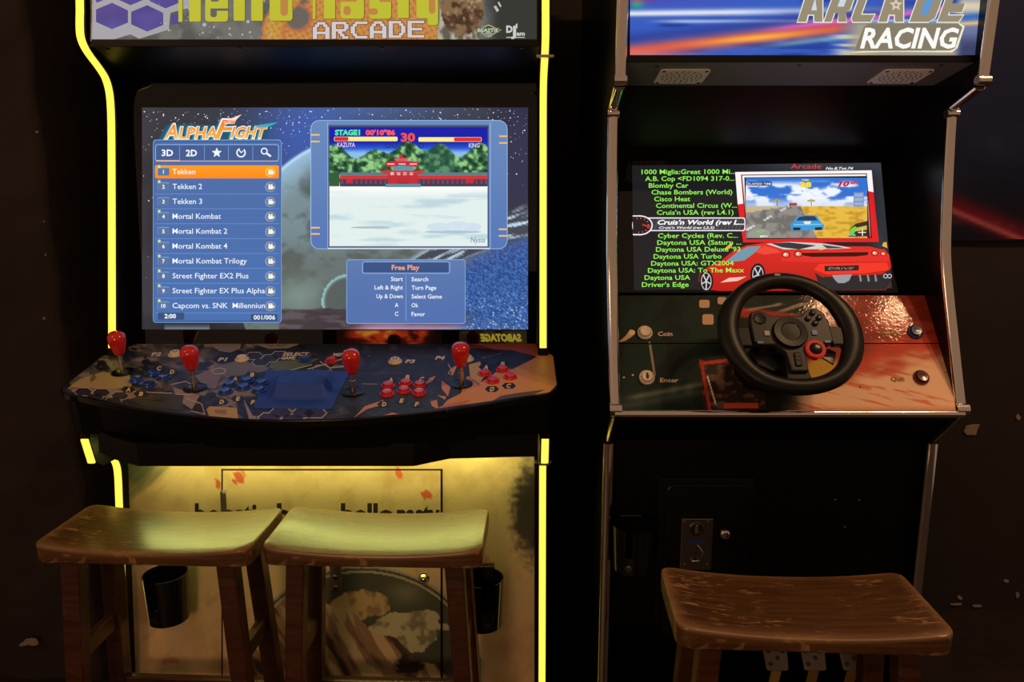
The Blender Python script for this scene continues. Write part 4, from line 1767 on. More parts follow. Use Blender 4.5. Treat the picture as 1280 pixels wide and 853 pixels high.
def cup_holder(parent, px, py, d_panel, rad, hgt, slot_deg, slot_w=34, material='cup_plastic', xf=None):
    """open cup with a handle slot cut down its wall, on a backing bracket"""
    c = at_d(px, py, d_panel - rad - 0.006)
    seg = 36
    V, Fc = [], []
    lev = [0.0, 0.30, 0.40, 1.0]
    for wall in (0, 1):
        for h in lev:
            rr = (rad if wall == 0 else rad - 0.003) * (0.90 + 0.10 * h)
            for k in range(seg):
                t = 2 * math.pi * k / seg
                V.append((c.x + rr * math.cos(t), c.y + rr * math.sin(t), c.z + (h - 0.5) * hgt + (0.003 if wall and h == 0 else 0)))
    nl = len(lev)

    def idx(w_, l_, k):
        return (w_ * nl + l_) * seg + k % seg

    def in_slot(k):
        a = (360.0 * (k + 0.5) / seg - slot_deg + 180) % 360 - 180
        return abs(a) < slot_w / 2
    for l_ in range(nl - 1):
        for k in range(seg):
            if l_ == 2 and in_slot(k):
                continue
            Fc.append((idx(0, l_, k), idx(0, l_, k + 1), idx(0, l_ + 1, k + 1), idx(0, l_ + 1, k)))
            Fc.append((idx(1, l_, k + 1), idx(1, l_, k), idx(1, l_ + 1, k), idx(1, l_ + 1, k + 1)))
    for k in range(seg):
        l_ = 2 if in_slot(k) else 3
        Fc.append((idx(0, l_, k), idx(0, l_, k + 1), idx(1, l_, k + 1), idx(1, l_, k)))
        if in_slot(k) != in_slot(k + 1):
            kk = k + 1
            Fc.append((idx(0, 2, kk), idx(0, 3, kk), idx(1, 3, kk), idx(1, 2, kk)))
    Fc.append([idx(0, 0, k) for k in range(seg)][::-1])
    Fc.append([idx(1, 0, k) for k in range(seg)])
    o = MB().add(V, Fc).build('cup_holder', material, parent, smooth=35)
    br = MB().box(c.x - rad * 0.55, c.x + rad * 0.55, c.y + rad * 0.80, d_panel + 0.004, c.z - hgt * 0.05, c.z + hgt * 0.55)
    br.build('bracket', material, o, bevel=0.002)
    tt = math.radians(slot_deg)
    q = Vector((c.x + rad * 0.93 * math.cos(tt), c.y + rad * 0.93 * math.sin(tt), c.z - hgt * 0.34))
    MB().lathe([(0.0085, -0.002), (0.0085, 0.0015), (0.006, 0.002)], q, (math.cos(tt), math.sin(tt), 0), 12).build('drain_boss', 'dark_steel', o)
    return o


cup_holder(m1, 209, 745, lowP.at(209, 745).y, 0.052, 0.118, -106, 42)
cup_holder(m1, 603, 751, lowP.at(603, 751).y, 0.052, 0.122, -72, 42)

# blue cloth taped over the trackball
cl_pts = [(334, 464), (398, 463), (436, 466), (427, 474), (418, 512), (344, 511), (318, 511), (327, 492)]
NX, NY = 44, 30
V, Fc = [], []
for j in range(NY + 1):
    for i in range(NX + 1):
        u, v = i / NX, j / NY
        # bilinear between the four corners
        a = Vector((332 + (437 - 332) * u, 464 + 1.5 * u))
        b = Vector((317 + (414 - 317) * u, 511 + 1 * u))
        q = a * (1 - v) + b * v
        ed = min(u, v, 1 - u, 1 - v)
        wob = (nz(u * 9, v * 9, 1, 5) - 0.5) * 2.2
        q = q + Vector((wob, wob * 0.6)) * (1 if ed < 0.01 else 0.3)
        hx = sstep(0.14, 0.26, np.array(u)) * (1 - sstep(0.80, 0.93, np.array(u)))
        hy = sstep(0.03, 0.30, np.array(v)) * (1 - sstep(0.66, 0.76, np.array(v)))
        h = 0.0016 + 0.028 * float(hx * hy) + 0.006 * (nz(u * 6 + 4, v * 4, 1, 15) - 0.45) * (0.3 + float(hx * hy))
        h = max(0.0012, h)
        V.append(deck.at(q.x, q.y) + dn * h)
w_ = NX + 1
nV = len(V)
for j in range(NY + 1):
    for i in range(NX + 1):
        V.append(V[j * w_ + i] - dn * 0.0011)
for j in range(NY):
    for i in range(NX):
        a = j * w_ + i
        Fc.append((a, a + 1, a + w_ + 1, a + w_))
        Fc.append((nV + a, nV + a + w_, nV + a + w_ + 1, nV + a + 1))
bd = [i for i in range(NX)] + [j * w_ + NX for j in range(NY)] + [NY * w_ + i for i in range(NX, 0, -1)] + [j * w_ for j in range(NY, 0, -1)]
for k in range(len(bd)):
    a, b = bd[k], bd[(k + 1) % len(bd)]
    Fc.append((a, nV + a, nV + b, b))
clo = mesh_obj('cloth_cover', V, Fc, 'blue_cloth', smooth=True)
recalc(clo)
tag(clo, 'wrinkled blue cloth taped over the middle of the joystick deck', 'cloth')

# ================================================================== racing-game cabinet
CX2 = 0.575
HW2 = 0.36
m2 = empty('racing_arcade_cabinet', (CX2, 2.0, 0))
tag(m2, 'black racing arcade cabinet with chrome edging and a steering wheel on its dashboard', 'arcade cabinet')
p_top = [(1.562, 2.02), (1.566, 1.81), (1.572, 1.662)]
p_step = [(1.580, 1.650), (1.664, 1.620)]
p_mid = [tuple(p) for p in chaikin([(1.670, 1.608), (1.665, 1.54), (1.642, 1.343), (1.628, 1.285), (1.600, 1.208), (1.572, 1.137), (1.545, 1.067), (1.518, 1.000)], 2)]
p_under = [(1.522, 0.985), (1.600, 0.908)]
p_low = [(1.604, 0.896), (1.602, 0.5), (1.600, 0.02)]
prof2 = p_top + p_step + p_mid + p_under + p_low + [(1.600, 0.0), (2.32, 0.0), (2.36, 2.02)]
for sx in (-1, 1):
    xc = CX2 + sx * HW2
    MB().prism_x(prof2, xc - 0.010, xc + 0.010).build('side_panel', 'black_satin', m2)
    for pth in (p_top, p_step, p_mid, p_under, p_low):
        edge_strip(pth, xc, 0.023 if pth is not p_under else 0.016, 0.008 if pth is not p_low else 0.006, True).build('chrome_edging', 'chrome', m2, smooth=50)
    for q, rr in ((p_top[-1], 0.010), (p_mid[0], 0.010), (p_mid[-1], 0.013)):
        MB().lathe([(rr, -0.0125), (rr, 0.0125)], (xc, q[0], q[1]), (1, 0, 0), 14).build('edging_cap', 'chrome', m2, smooth=40)
xj0, xj1 = CX2 - HW2 + 0.010, CX2 + HW2 - 0.010

# marquee, its frame, the speaker board under it
mA = at_d(1000, 69, 1.592)
mn2 = nrm((0, -1, 0.03))
mP2 = Plane(mA, mn2)
slab((mA.y, mA.z), (mA.y + 0.01, mA.z + 0.30), xj0, xj1, mn2, 0.012).build('marquee_box', 'black_satin', m2)
zf = at_d(1000, 78, 1.590).z
slab((1.590, zf), (1.590, mA.z), xj0, xj1, (0, -1, 0), 0.02).build('marquee_frame', 'black_satin', m2, bevel=0.001)
MB().box(xj0, xj1, 1.60, 2.34, 2.0, 2.02).build('top_board', 'black_laminate', m2)
MB().box(xj0, xj1, 2.31, 2.33, 0.06, 2.0).build('back_board', 'black_laminate', m2)
sB = at_d(1000, 107, 1.735)
sd = (sB - Vector((sB.x, 1.592, zf))).normalized()
sn = Vector((0, sd.z, -sd.y))
mat('speaker_board_grey', (0.15, 0.15, 0.18), 0.5)
slab((1.592, zf), (sB.y, sB.z), xj0, xj1, sn, 0.015).build('speaker_board', 'speaker_board_grey', m2)
sP = Plane((0, 1.592, zf), sn)
for gx in (852, 1125):
    slant = (1 if gx < 900 else 2.7)
    c = sP.at(gx, 94.8)
    w2, d2 = 0.052, 0.043
    ring = []
    for a, b in Canvas.rr_pts(-w2, -d2, w2, d2, 0.008, 3):
        ring.append(c + e1 * a + sd * b)
    g = MB().prism(ring, sn * 0.003).build('speaker_grille', 'grille_metal', m2)
    hm = MB()
    for k in range(5):
        rr = 0.004 + k * 0.0085
        m = max(1, int(2 * math.pi * rr / 0.0115))
        for i in range(m):
            t = 2 * math.pi * i / m + k
            hm.lathe([(0.0022, 0), (0.0022, 0.0004)], c + e1 * rr * math.cos(t) * 1.08 + sd * rr * math.sin(t) * 0.92 + sn * 0.003, sn, 7)
    h_ = hm.build('grille_holes', 'icon_black', g)
    h_['kind'] = 'stuff'
    for a in (-1, 1):
        for b in (-1, 1):
            MB().lathe([(0.0036, 0), (0.0032, 0.0012), (0.0005, 0.0016)], c + e1 * a * (w2 - 0.008) + sd * b * (d2 - 0.007) + sn * 0.003, sn, 9).build('grille_screw', 'icon_black', g)
for px, py in ((999, 81.5), (821, 83), (1177, 81)):
    MB().lathe([(0.004, 0), (0.004, 0.001)], sP.at(px, py), sn, 10).build('board_screw', 'icon_black', m2)

# screen glass, hood board above it
tA, tB = at_d(950, 203, 1.835), at_d(950, 366, 1.700)
tdir = (tA - tB).normalized()
tdir = Vector((0, tdir.y, tdir.z)).normalized()
tn = Vector((0, -tdir.z, tdir.y))
scr2 = Plane(tB, tn)
tTop = tA + tdir * 0.035
slab((tB.y, tB.z), (tTop.y, tTop.z), xj0, xj1, tn, 0.02).build('monitor_glass', 'bezel_glass', m2)
hd = (sB - tTop)
hd = Vector((0, hd.y, hd.z)).normalized()
hn = Vector((0, -abs(hd.z), hd.y * (1 if hd.z > 0 else -1)))
slab((tTop.y, tTop.z), (sB.y, sB.z), xj0, xj1, hn, 0.015).build('hood_board', 'black_satin', m2)

# ---- racing marquee picture
cv = Canvas(mP2)


def paint_rmarq(X, Y):
    A = np.zeros(X.shape + (3,)) + np.array([52., 92., 190.])
    n = fbm(X / 60, Y / 8, 201, 4)
    A = mixc(A, (30, 62, 158), sstep(0.45, 0.7, n))
    A = mixc(A, (96, 62, 170), np.exp(-((Y - 2) / 9) ** 2) * sstep(980, 820, X) * 0.25)
    t = Y - (17 - (X - 790) * 0.014)
    A = mixc(A, (244, 246, 252), np.exp(-(t / 4.2) ** 2) * (0.9 - 0.3 * sstep(900, 1000, X)))
    t = Y - (27 - (X - 790) * 0.004)
    A = mixc(A, (214, 228, 250), np.exp(-(t / 2.2) ** 2) * 0.75 * sstep(800, 860, X))
    A = mixc(A, (40, 70, 170), np.exp(-((Y - 22) / 2.0) ** 2) * 0.5)
    t = Y - (61 - (X - 790) * 0.115)
    A = mixc(A, (34, 52, 140), np.exp(-((t + 12) / 8) ** 2) * 0.6)
    A = mixc(A, (226, 88, 66), np.exp(-((t - 3) / 8.5) ** 2) * 0.95 * sstep(1080, 1040, X))
    A = mixc(A, (250, 176, 66), np.exp(-((t - 4 - (X - 940) * 0.02) / 4.2) ** 2) * np.exp(-((X - 945) / 70) ** 2))
    A = mixc(A, (232, 96, 196), np.exp(-((t + 4.5) / 3.0) ** 2) * sstep(930, 1010, X) * 0.9)
    A = mixc(A, (130, 196, 190), np.exp(-((t - 16) / 3) ** 2) * sstep(930, 1000, X) * 0.6)
    A = mixc(A, (228, 124, 120), sstep(56, 70, Y) * sstep(900, 800, X) * 0.7)
    A = mixc(A, (60, 170, 110), np.exp(-(((X - 796) / 9) ** 2 + ((Y - 5) / 6) ** 2)) * 0.8)
    A = mixc(A, (240, 60, 120), np.exp(-((Y - 0.5) / 1.6) ** 2) * sstep(830, 800, X) * 0.6)
    # whole right end
    R = np.zeros_like(A) + np.array([110., 120., 160.])
    R = mixc(R, (216, 206, 180), np.exp(-((Y - 8) / 10) ** 2))
    R = mixc(R, (54, 108, 190), np.exp(-((Y - 22 + (X - 1200) * 0.08) / 4) ** 2))
    R = mixc(R, (222, 190, 140), np.exp(-((Y - 30 + (X - 1200) * 0.06) / 2.6) ** 2))
    R = mixc(R, (62, 66, 104), sstep(36, 60, Y))
    m = sstep(1190, 1206, X)[..., None]
    A = A * (1 - m) + R * m
    # pale streaks behind the words
    S = sstep(0.5, 0.6, vnoise(X / 300, Y / 2.0, 9)) * sstep(1030, 1060, X) * (1 - sstep(1080, 1100, X)) * (Y > 33)
    A = mixc(A, (236, 226, 196), S * 0.8)
    A = mixc(A, (176, 164, 134), sstep(1046, 1078, X) * (1 - sstep(1190, 1204, X)) * sstep(26, 32, Y) * 0.9)
    A = mixc(A, (96, 84, 74), sstep(1196, 1170, X) * sstep(1150, 1110, X) * 0)
    return A


cv.grid(787.5, -95, 1229, 68.8, 240, 100, paint_rmarq)
cv.up()
CR, TN, TN2 = (240, 234, 206), (150, 140, 116), (120, 110, 90)


def shear_poly(x, y, pts, k=0.36):
    return [(x + a + b * k, y - b) for a, b in pts]


# big italic first word: its heads run up out of the photo
for dx in range(2):
    c1 = CR if dx == 0 else TN
    g = 0 if dx else 1.3
    B = 27.3
    for (x, ks) in ((997, 'A'), (1030, 'R'), (1063, 'C'), (1098, 'A'), (1137, 'D'), (1172, 'E')):
        w0 = {'A': 31, 'R': 27, 'C': 30, 'D': 30, 'E': 26}[ks]
        H = 40
        k = 0.36
        if ks == 'A':
            cv.poly([(x - g, B + g), (x + 13 - g, H * -1 + B - g), (x + 31 + g, -H + B - g), (x + w0 + g, B + g), (x + 21 - g, B + g), (x + 20.5 - g, B - 9 + g), (x + 13 + g, B - 9 + g), (x + 10.5 + g, B + g)], c1)
        elif ks == 'R':
            cv.poly(shear_poly(x, B, [(-g, -g), (-g, H + g), (w0 + g, H + g), (w0 + g, 15), (w0 - 4, 12), (w0 + 1 + g, -g), (w0 - 9 - g, -g), (w0 - 13, 11), (9 + g, 11), (9 + g, -g)]), c1)
        elif ks == 'C':
            cv.poly(shear_poly(x, B, [(3, -g), (-g, 4), (-g, H), (w0, H), (w0, H - 9), (10 + g, H - 9), (10 + g, 9 + g), (w0 - 3 + g, 9 + g), (w0 - 5 + g, -g)]), c1)
        elif ks == 'D':
            cv.poly(shear_poly(x, B, [(-g, -g), (-g, H + g), (w0 - 4, H + g), (w0 + g, H - 6), (w0 + g, 5), (w0 - 6, -g)]), c1)
        else:
            cv.poly(shear_poly(x, B, [(-g, -g), (-g, H + g), (w0 + g, H + g), (w0 + g, H - 9), (10, H - 9), (10, 23), (w0 + g, 23), (w0 + g, 12 - g), (10 + g, 12), (10 + g, 8 + g), (w0 + 3 + g, 8 + g), (w0 + g, -g)]), c1)
    cv.up()
# counters of the letters
cv.poly(shear_poly(1137, 27.3, [(10, 9), (10, 30), (19, 30), (20, 26), (20, 12), (18, 9)]), (92, 150, 206))
cv.poly(shear_poly(1030, 27.3, [(10, 19), (10, 30), (18, 30), (18, 19)]), (206, 214, 226))
cv.poly([(1014, 13), (1019, -3), (1021, 13)], (206, 214, 226))
for q, cl in ((8.2, CR), (6.8, TN), (5.6, CR), (3.6, TN)):
    P = []
    for k in range(10):
        t = math.radians(-90 + 36 * k)
        r0 = q if k % 2 == 0 else q * 0.45
        P.append((1120 + r0 * math.cos(t), 6 + r0 * math.sin(t)))
    cv.poly(P, cl)
    cv.up()
# second word on its plate
PL = [(1068, 63), (1080, 33), (1086, 29.5), (1199, 30), (1203, 34), (1194, 60), (1188, 64)]
cv.poly([(x, y) for x, y in [(1060, 66), (1074, 65), (1078, 64), (1190, 65.5), (1197, 60), (1206, 33), (1199, 28.5), (1198, 31), (1203, 34), (1194, 60), (1188, 63)]], CR)
cv.poly(PL, (132, 124, 104))
cv.up()
cv.text('RACING', 1075, 59.6, 25.5, (250, 250, 246), w=124, bold=0.03, shear=0.28)
cv.build('marquee_picture', 'marquee_print_race', m2)

# ---- racing screen picture
cv = Canvas(scr2)


def q_(x, y):          # crop pixel -> photo pixel
    return 780 + x * 0.27344, 190 + y * 0.27344


def qp(pts):
    return [q_(x, y) for x, y in pts]


def paint_rbg(X, Y):
    A = np.zeros(X.shape + (3,)) + np.array([24., 26., 30.])
    A = mixc(A, (70, 74, 84), np.exp(-((Y - 204) / 14) ** 2) * sstep(900, 1000, X) * 0.7)
    A = mixc(A, (60, 62, 70), np.exp(-((X - 1104) / 16) ** 2) * 0.7)
    A = mixc(A, (44, 46, 54), sstep(300, 363, Y) * sstep(1000, 1080, X) * 0.7)
    return A


L_, R_ = (790, 207, 792.5, 363), (1100, 203, 1115, 360)


def wq(u, v):
    x0 = 790 + 2.5 * v
    x1 = 1101 + 14 * v
    return x0 + (x1 - x0) * u, (207 + 156 * v) * (1 - u) + (203.5 + 157 * v) * u


nx, ny = 60, 36
P, C_ = [], []
for j in range(ny + 1):
    for i in range(nx + 1):
        P.append(wq(i / nx, j / ny))
XY = np.array(P)
CC = paint_rbg(XY[:, 0], XY[:, 1])
cmap = {}
for pt, c in zip(P, CC):
    cmap[pt] = tuple(c)
cv._add(P, [[j * (nx + 1) + i, j * (nx + 1) + i + 1, (j + 1) * (nx + 1) + i + 1, (j + 1) * (nx + 1) + i] for j in range(ny) for i in range(nx)], lambda x, y: cmap[(x, y)])
cv.up()
# red picture frame
def wr(x, y):
    t = min(1, max(0, (y - 226) / 30.0))
    return (250 - 40 * t, 244 - 216 * t, 240 - 206 * t)


cv.poly(qp([(508, 92), (1132, 84), (1140, 180), (1165, 412), (545, 414), (520, 240)]), (220, 30, 34))
cv.up()
cv.poly(qp([(508, 92), (1132, 84), (1141, 184), (1112, 178), (1108, 100), (534, 104), (545, 236), (520, 240)]), (246, 240, 238))
cv.up()
cv.poly(qp([(536, 104), (1110, 98), (1134, 394), (562, 400)]), (20, 18, 22))
cv.up()
cv.poly(qp([(540, 108), (1106, 102), (1129, 390), (566, 395)]), wr)
cv.up()
cv.poly(qp([(550, 116), (1110, 110), (1122, 394), (560, 400)]), (24, 22, 26))
cv.up()
x0, y0 = q_(557, 118)
x1, y1 = q_(1112, 394)


def paint_rg(X, Y):
    u = (X - x0) / (x1 - x0)
    v = (Y - y0) / (y1 - y0)
    A = np.zeros(X.shape + (3,)) + np.array([52., 112., 206.])
    c = fbm(u * 7 + 3, v * 9, 221, 5)
    A = mixc(A, (236, 240, 248), sstep(0.48, 0.62, c) * sstep(0.02, 0.14, v))
    A = mixc(A, (206, 222, 244), sstep(0.3, 0.46, v) * 0.7)
    hz = 0.47
    sand = np.zeros_like(A) + np.array([226., 184., 66.])
    sand = mixc(sand, (196, 146, 44), sstep(0.45, 0.7, fbm(u * 18, v * 24, 223, 4)))
    rd = np.zeros_like(A) + np.array([142., 138., 132.])
    rd = mixc(rd, (110, 108, 104), sstep(0.45, 0.65, fbm(u * 20, v * 14, 227, 4)))
    xr = 0.45 + (v - hz) * 0.26
    A = np.where((v > hz)[..., None], np.where((u < xr)[..., None], rd, sand), A)
    ls = (v > hz) & (u < 0.36 - (v - hz) * 3.2)
    A = np.where(ls[..., None], np.array([196., 176., 140.]), A)
    ln = (v > hz) & (np.abs(u - (0.36 - (v - hz) * 0.9)) < 0.006 + (v - hz) * 0.02) & (np.sin(v * 40) > 0)
    A = np.where(ln[..., None], np.array([232., 232., 228.]), A)
    return A


cv.grid(x0, y0, x1, y1, 100, 50, paint_rg)
cv.up()
for tx in (700, 856):
    cx, cy = q_(tx, 222)
    cv.rect(cx - 0.5, cy, cx + 0.5, cy + 7, (120, 90, 60))
    for a in (-3, 0, 3):
        cv.ell(cx + a, cy - 0.5 + abs(a) * 0.3, 2.2, 1.2, (186, 160, 70), 8)
cx, cy = q_(773, 240)
cv.rrect(cx - 5, cy - 2, cx + 5, cy + 2, 1, (176, 70, 60))
for k in range(6):
    a, b = q_(816 + k * 9, 242)
    cv.rect(a, b - 1.5, a + 0.9, b + 1.5, (236, 236, 226))
# blue car seen from behind
cv.poly(qp([(790, 296), (830, 288), (880, 290), (900, 320), (915, 335), (912, 358), (765, 360), (762, 332), (776, 318)]), (60, 150, 214))
cv.up()
cv.poly(qp([(800, 298), (830, 293), (872, 294), (886, 314), (788, 314)]), (34, 60, 92))
cv.poly(qp([(772, 346), (808, 346), (806, 358), (774, 358)]), (22, 30, 44))
cv.poly(qp([(872, 346), (906, 344), (904, 357), (874, 358)]), (22, 30, 44))
cv.poly(qp([(776, 330), (904, 328), (905, 334), (776, 336)]), (110, 196, 240))
cv.poly(qp([(820, 318), (855, 317), (852, 330), (826, 331)]), (236, 230, 200))
# dials and read-outs
cv.poly(qp([(564, 392), (564, 372), (580, 360), (610, 352), (645, 352), (665, 364), (674, 390)]), (150, 150, 140))
cv.poly(qp([(1026, 388), (1034, 350), (1060, 328), (1112, 316), (1114, 386)]), (52, 46, 40))
cv.up()
cv.poly(qp([(1028, 380), (1036, 352), (1056, 340), (1070, 350), (1050, 374)]), (112, 206, 62))
cv.poly(qp([(1052, 364), (1066, 346), (1110, 336), (1110, 356)]), (206, 180, 60))
cv.text('97', *q_(606, 372), 3.8, (96, 206, 96), w=10, bold=0.02, shear=0.2)
cv.text('MPH', *q_(622, 391), 2.6, (240, 240, 236), w=9, bold=0.02)
cv.text('RPM', *q_(1028, 384), 2.4, (150, 206, 236), w=8, bold=0.02)
cv.rect(*q_(1088, 348), *q_(1092, 384), (240, 240, 240))
cv.rect(*q_(1070, 366), *q_(1106, 370), (240, 240, 240))
cv.rect(*q_(565, 136), *q_(677, 155), (44, 62, 110))
cv.rect(*q_(1050, 184), *q_(1096, 250), (110, 140, 190))
cv.up()
for k in range(3):
    cv.rect(*q_(1054, 190 + k * 20), *q_(1092, 205 + k * 20), (150, 172, 206))
cv.text('ELAPSED TIME', *q_(568, 151), 2.8, (226, 232, 246), w=29, bold=0.01)
cv.text('TIME', *q_(812, 132), 2.0, (246, 226, 120), w=9, bold=0.02)
cv.text('38', *q_(804, 160), 6.0, (246, 222, 40), w=14.6, bold=0.06)
cv.text('10', *q_(978, 157), 6.6, (214, 26, 46), w=14.5, bold=0.05, shear=0.3)
cv.text('th', *q_(1036, 147), 4.0, (214, 26, 46), w=9.5, bold=0.05, shear=0.3)
# titles
cv.text('Arcade', *q_(763, 76), 6.2, (226, 60, 58), w=38, bold=0.0)
cv.text('No.8,Tot.74', *q_(922, 81), 3.4, (240, 240, 240), w=34.5, bold=0.02, shear=0.3)
# red sports car across the bottom
cv.L = 4
RC = (206, 30, 26)
def carred(x, y):
    t = min(1, max(0, (y - 303) / 55.0))
    return (222 - 40 * t, 44 - 22 * t, 34 - 16 * t)
cv.poly(qp([(345, 562), (380, 528), (440, 500), (500, 452), (560, 428), (640, 416), (760, 410), (900, 414), (1010, 432), (1120, 432), (1185, 448), (1212, 470), (1222, 520), (1220, 600), (1196, 632), (440, 636), (362, 628), (340, 590)]), carred)
cv.up()
cv.poly(qp([(470, 498), (520, 456), (565, 434), (628, 430), (596, 462), (550, 496), (500, 502)]), (110, 150, 166))
cv.poly(qp([(650, 420), (760, 412), (900, 418), (1000, 432), (1040, 440), (960, 444), (730, 446)]), (206, 206, 204))
cv.poly(qp([(596, 456), (640, 430), (700, 445), (716, 460), (640, 470)]), (236, 70, 56))
cv.poly(qp([(716, 456), (1190, 446), (1214, 474), (1210, 500), (1120, 500), (900, 505), (722, 500)]), (226, 44, 38))
cv.poly(qp([(440, 598), (480, 576), (560, 570), (520, 590)]), (240, 190, 170))
cv.poly(qp([(890, 512), (1200, 506), (1214, 540), (1150, 548), (1100, 556), (930, 560), (870, 540)]), (240, 52, 36))
cv.poly(qp([(872, 552), (905, 572), (1180, 560), (1222, 530), (1222, 596), (1196, 630), (900, 634)]), (38, 36, 40))
cv.poly(qp([(456, 446), (488, 416), (498, 420), (486, 440), (470, 446)]), (224, 178, 60))
cv.poly(qp([(1180, 430), (1186, 414), (1200, 412), (1204, 440)]), (224, 178, 60))
cv.poly(qp([(884, 440), (936, 430), (944, 440), (896, 450)]), (224, 178, 60))
cv.up()
cv.poly(qp([(672, 418), (756, 414), (880, 428), (800, 446), (720, 436)]), (46, 52, 54))
cv.poly(qp([(904, 424), (980, 434), (1010, 440), (930, 442)]), (60, 66, 68))
cv.poly(qp([(806, 462), (1118, 458), (1114, 472), (1060, 478), (860, 480), (820, 474)]), (52, 10, 12))
cv.poly(qp([(916, 522), (1074, 518), (1072, 542), (918, 546)]), (40, 26, 28))
cv.poly(qp([(950, 564), (1042, 560), (1030, 588), (1008, 600), (980, 600), (966, 588)]), (150, 150, 154))
for x in (1074, 1110, 1144):
    cv.poly(qp([(x, 562), (x + 7, 562), (x + 14, 590), (x + 5, 594)]), (140, 140, 146))
cv.text('DRIVE', *q_(932, 538), 3.0, (196, 150, 150), w=33, bold=0.0, shear=0.3)
for x, y, r in ((740, 470, 20), (797, 467, 20), (1147, 463, 17), (1186, 466, 14)):
    cx, cy = q_(x, y)
    cv.ell(cx, cy, r * 0.273, r * 0.21, (110, 12, 12), 14)
    cv.up()
    cv.ell(cx, cy, r * 0.2, r * 0.15, (250, 120, 90), 12)
    cv.up()
    cv.ell(cx - 0.8, cy - 0.4, r * 0.09, r * 0.08, (255, 236, 220), 8)
    cv.up(-2)
for cx, cy in ((1196, 568), (1214, 568)):
    cv.ring(*q_(cx, cy), 3, 2.8, 0.9, (206, 206, 210), 10)
for x, y, rx, ry in ((376, 592, 30, 46), (612, 562, 32, 48)):
    cx, cy = q_(x, y)
    cv.ell(cx, cy, rx * 0.3, ry * 0.3, (20, 18, 20), 18)
    cv.up()
    cv.ring(cx, cy, rx * 0.22, ry * 0.24, 1.0, (196, 196, 200), 16)
    for k in range(5):
        t = math.radians(90 + 72 * k)
        cv.line([(cx, cy), (cx + rx * 0.21 * math.cos(t), cy + ry * 0.23 * math.sin(t))], 1.5, (206, 206, 210))
    cv.up(-1)
# game list
cv.L = 9
GR = (146, 240, 84)
for t, x, y, w_ in (('1000 Miglia:Great 1000 Mi...', 802, 217.8, 117.6), ('A.B. Cop <FD1094 317-0...', 806.5, 226.3, 111.5), ('Blomby Car', 811, 234.8, 49.5), ('Chase Bombers (World)', 814.4, 243.2, 101), ('Cisco Heat', 817.7, 251.7, 45), ('Continental Circus (W...', 820, 260.0, 101), ("Cruis'n USA (rev L4.1)", 821, 268.6, 96),
                    ('Cyber Cycles (Rev. C...', 822.4, 297.6, 100), ('Daytona USA (Saturn ...', 821.6, 306.2, 105), ("Daytona USA Deluxe '93", 820, 314.8, 105.5), ('Daytona USA Turbo', 817, 323.6, 85), ('Daytona USA: GTX2004', 814, 332.2, 103), ('Daytona USA: To The Maxx', 810, 341, 120), ('Daytona USA', 805.7, 350, 57), ("Driver's Edge", 802.4, 358.8, 58.5)):
    cv.text(t, x, y, 6.0, GR, w=w_, bold=0.010, rot=-0.004)
cv.rrect(800, 272, 931.5, 289, 3, (240, 240, 244))
cv.ell(799.8, 281.8, 9.6, 12.6, (240, 240, 244), 26)
cv.up()
cv.rrect(801, 273.3, 930.4, 287.8, 2.4, (58, 58, 64))
cv.up()
for k in range(24):
    cv.line([(818 + k * 4.6, 287.4), (823 + k * 4.6, 273.8)], 0.7, (96, 96, 104))
cv.poly([(800 + 16 * math.cos(math.radians(a)), 281.8 + 12.4 * math.sin(math.radians(a))) for a in range(-90, 91, 12)] + [(791.2, 294.2), (790.9, 269.4)], (240, 240, 244))
cv.up()
cv.poly([(800 + 14.4 * math.cos(math.radians(a)), 281.8 + 11 * math.sin(math.radians(a))) for a in range(-90, 91, 12)] + [(791.2, 292.6), (790.9, 270.8)], (30, 24, 28))
cv.up()
for k in range(9):
    t = math.radians(-110 + 26 * k)
    cv.line([(800 + 9.6 * math.cos(t), 281.8 + 8 * math.sin(t)), (800 + 12 * math.cos(t), 281.8 + 9.8 * math.sin(t))], 0.9, (236, 90, 90))
cv.line([(803, 281), (813, 283.6)], 1.6, (220, 50, 50))
cv.text("Cruis'n World (rev L...", 822, 280.8, 6.0, (250, 250, 250), w=108, bold=0.03, shear=0.25)
cv.text("Cruis'n World (rev L2.5)", 824, 286.2, 3.2, (240, 240, 244), w=69, bold=0.02, shear=0.25)
cv.build('screen_picture', 'screen_print_race', m2)

# ---- dashboard
vA, vB = at_d(950, 367.5, 1.686), at_d(950, 515, 1.508)
vdir = (vA - vB)
vdir = Vector((0, vdir.y, vdir.z)).normalized()
vn = Vector((0, -vdir.z, vdir.y))
dash = Plane(vB, vn)


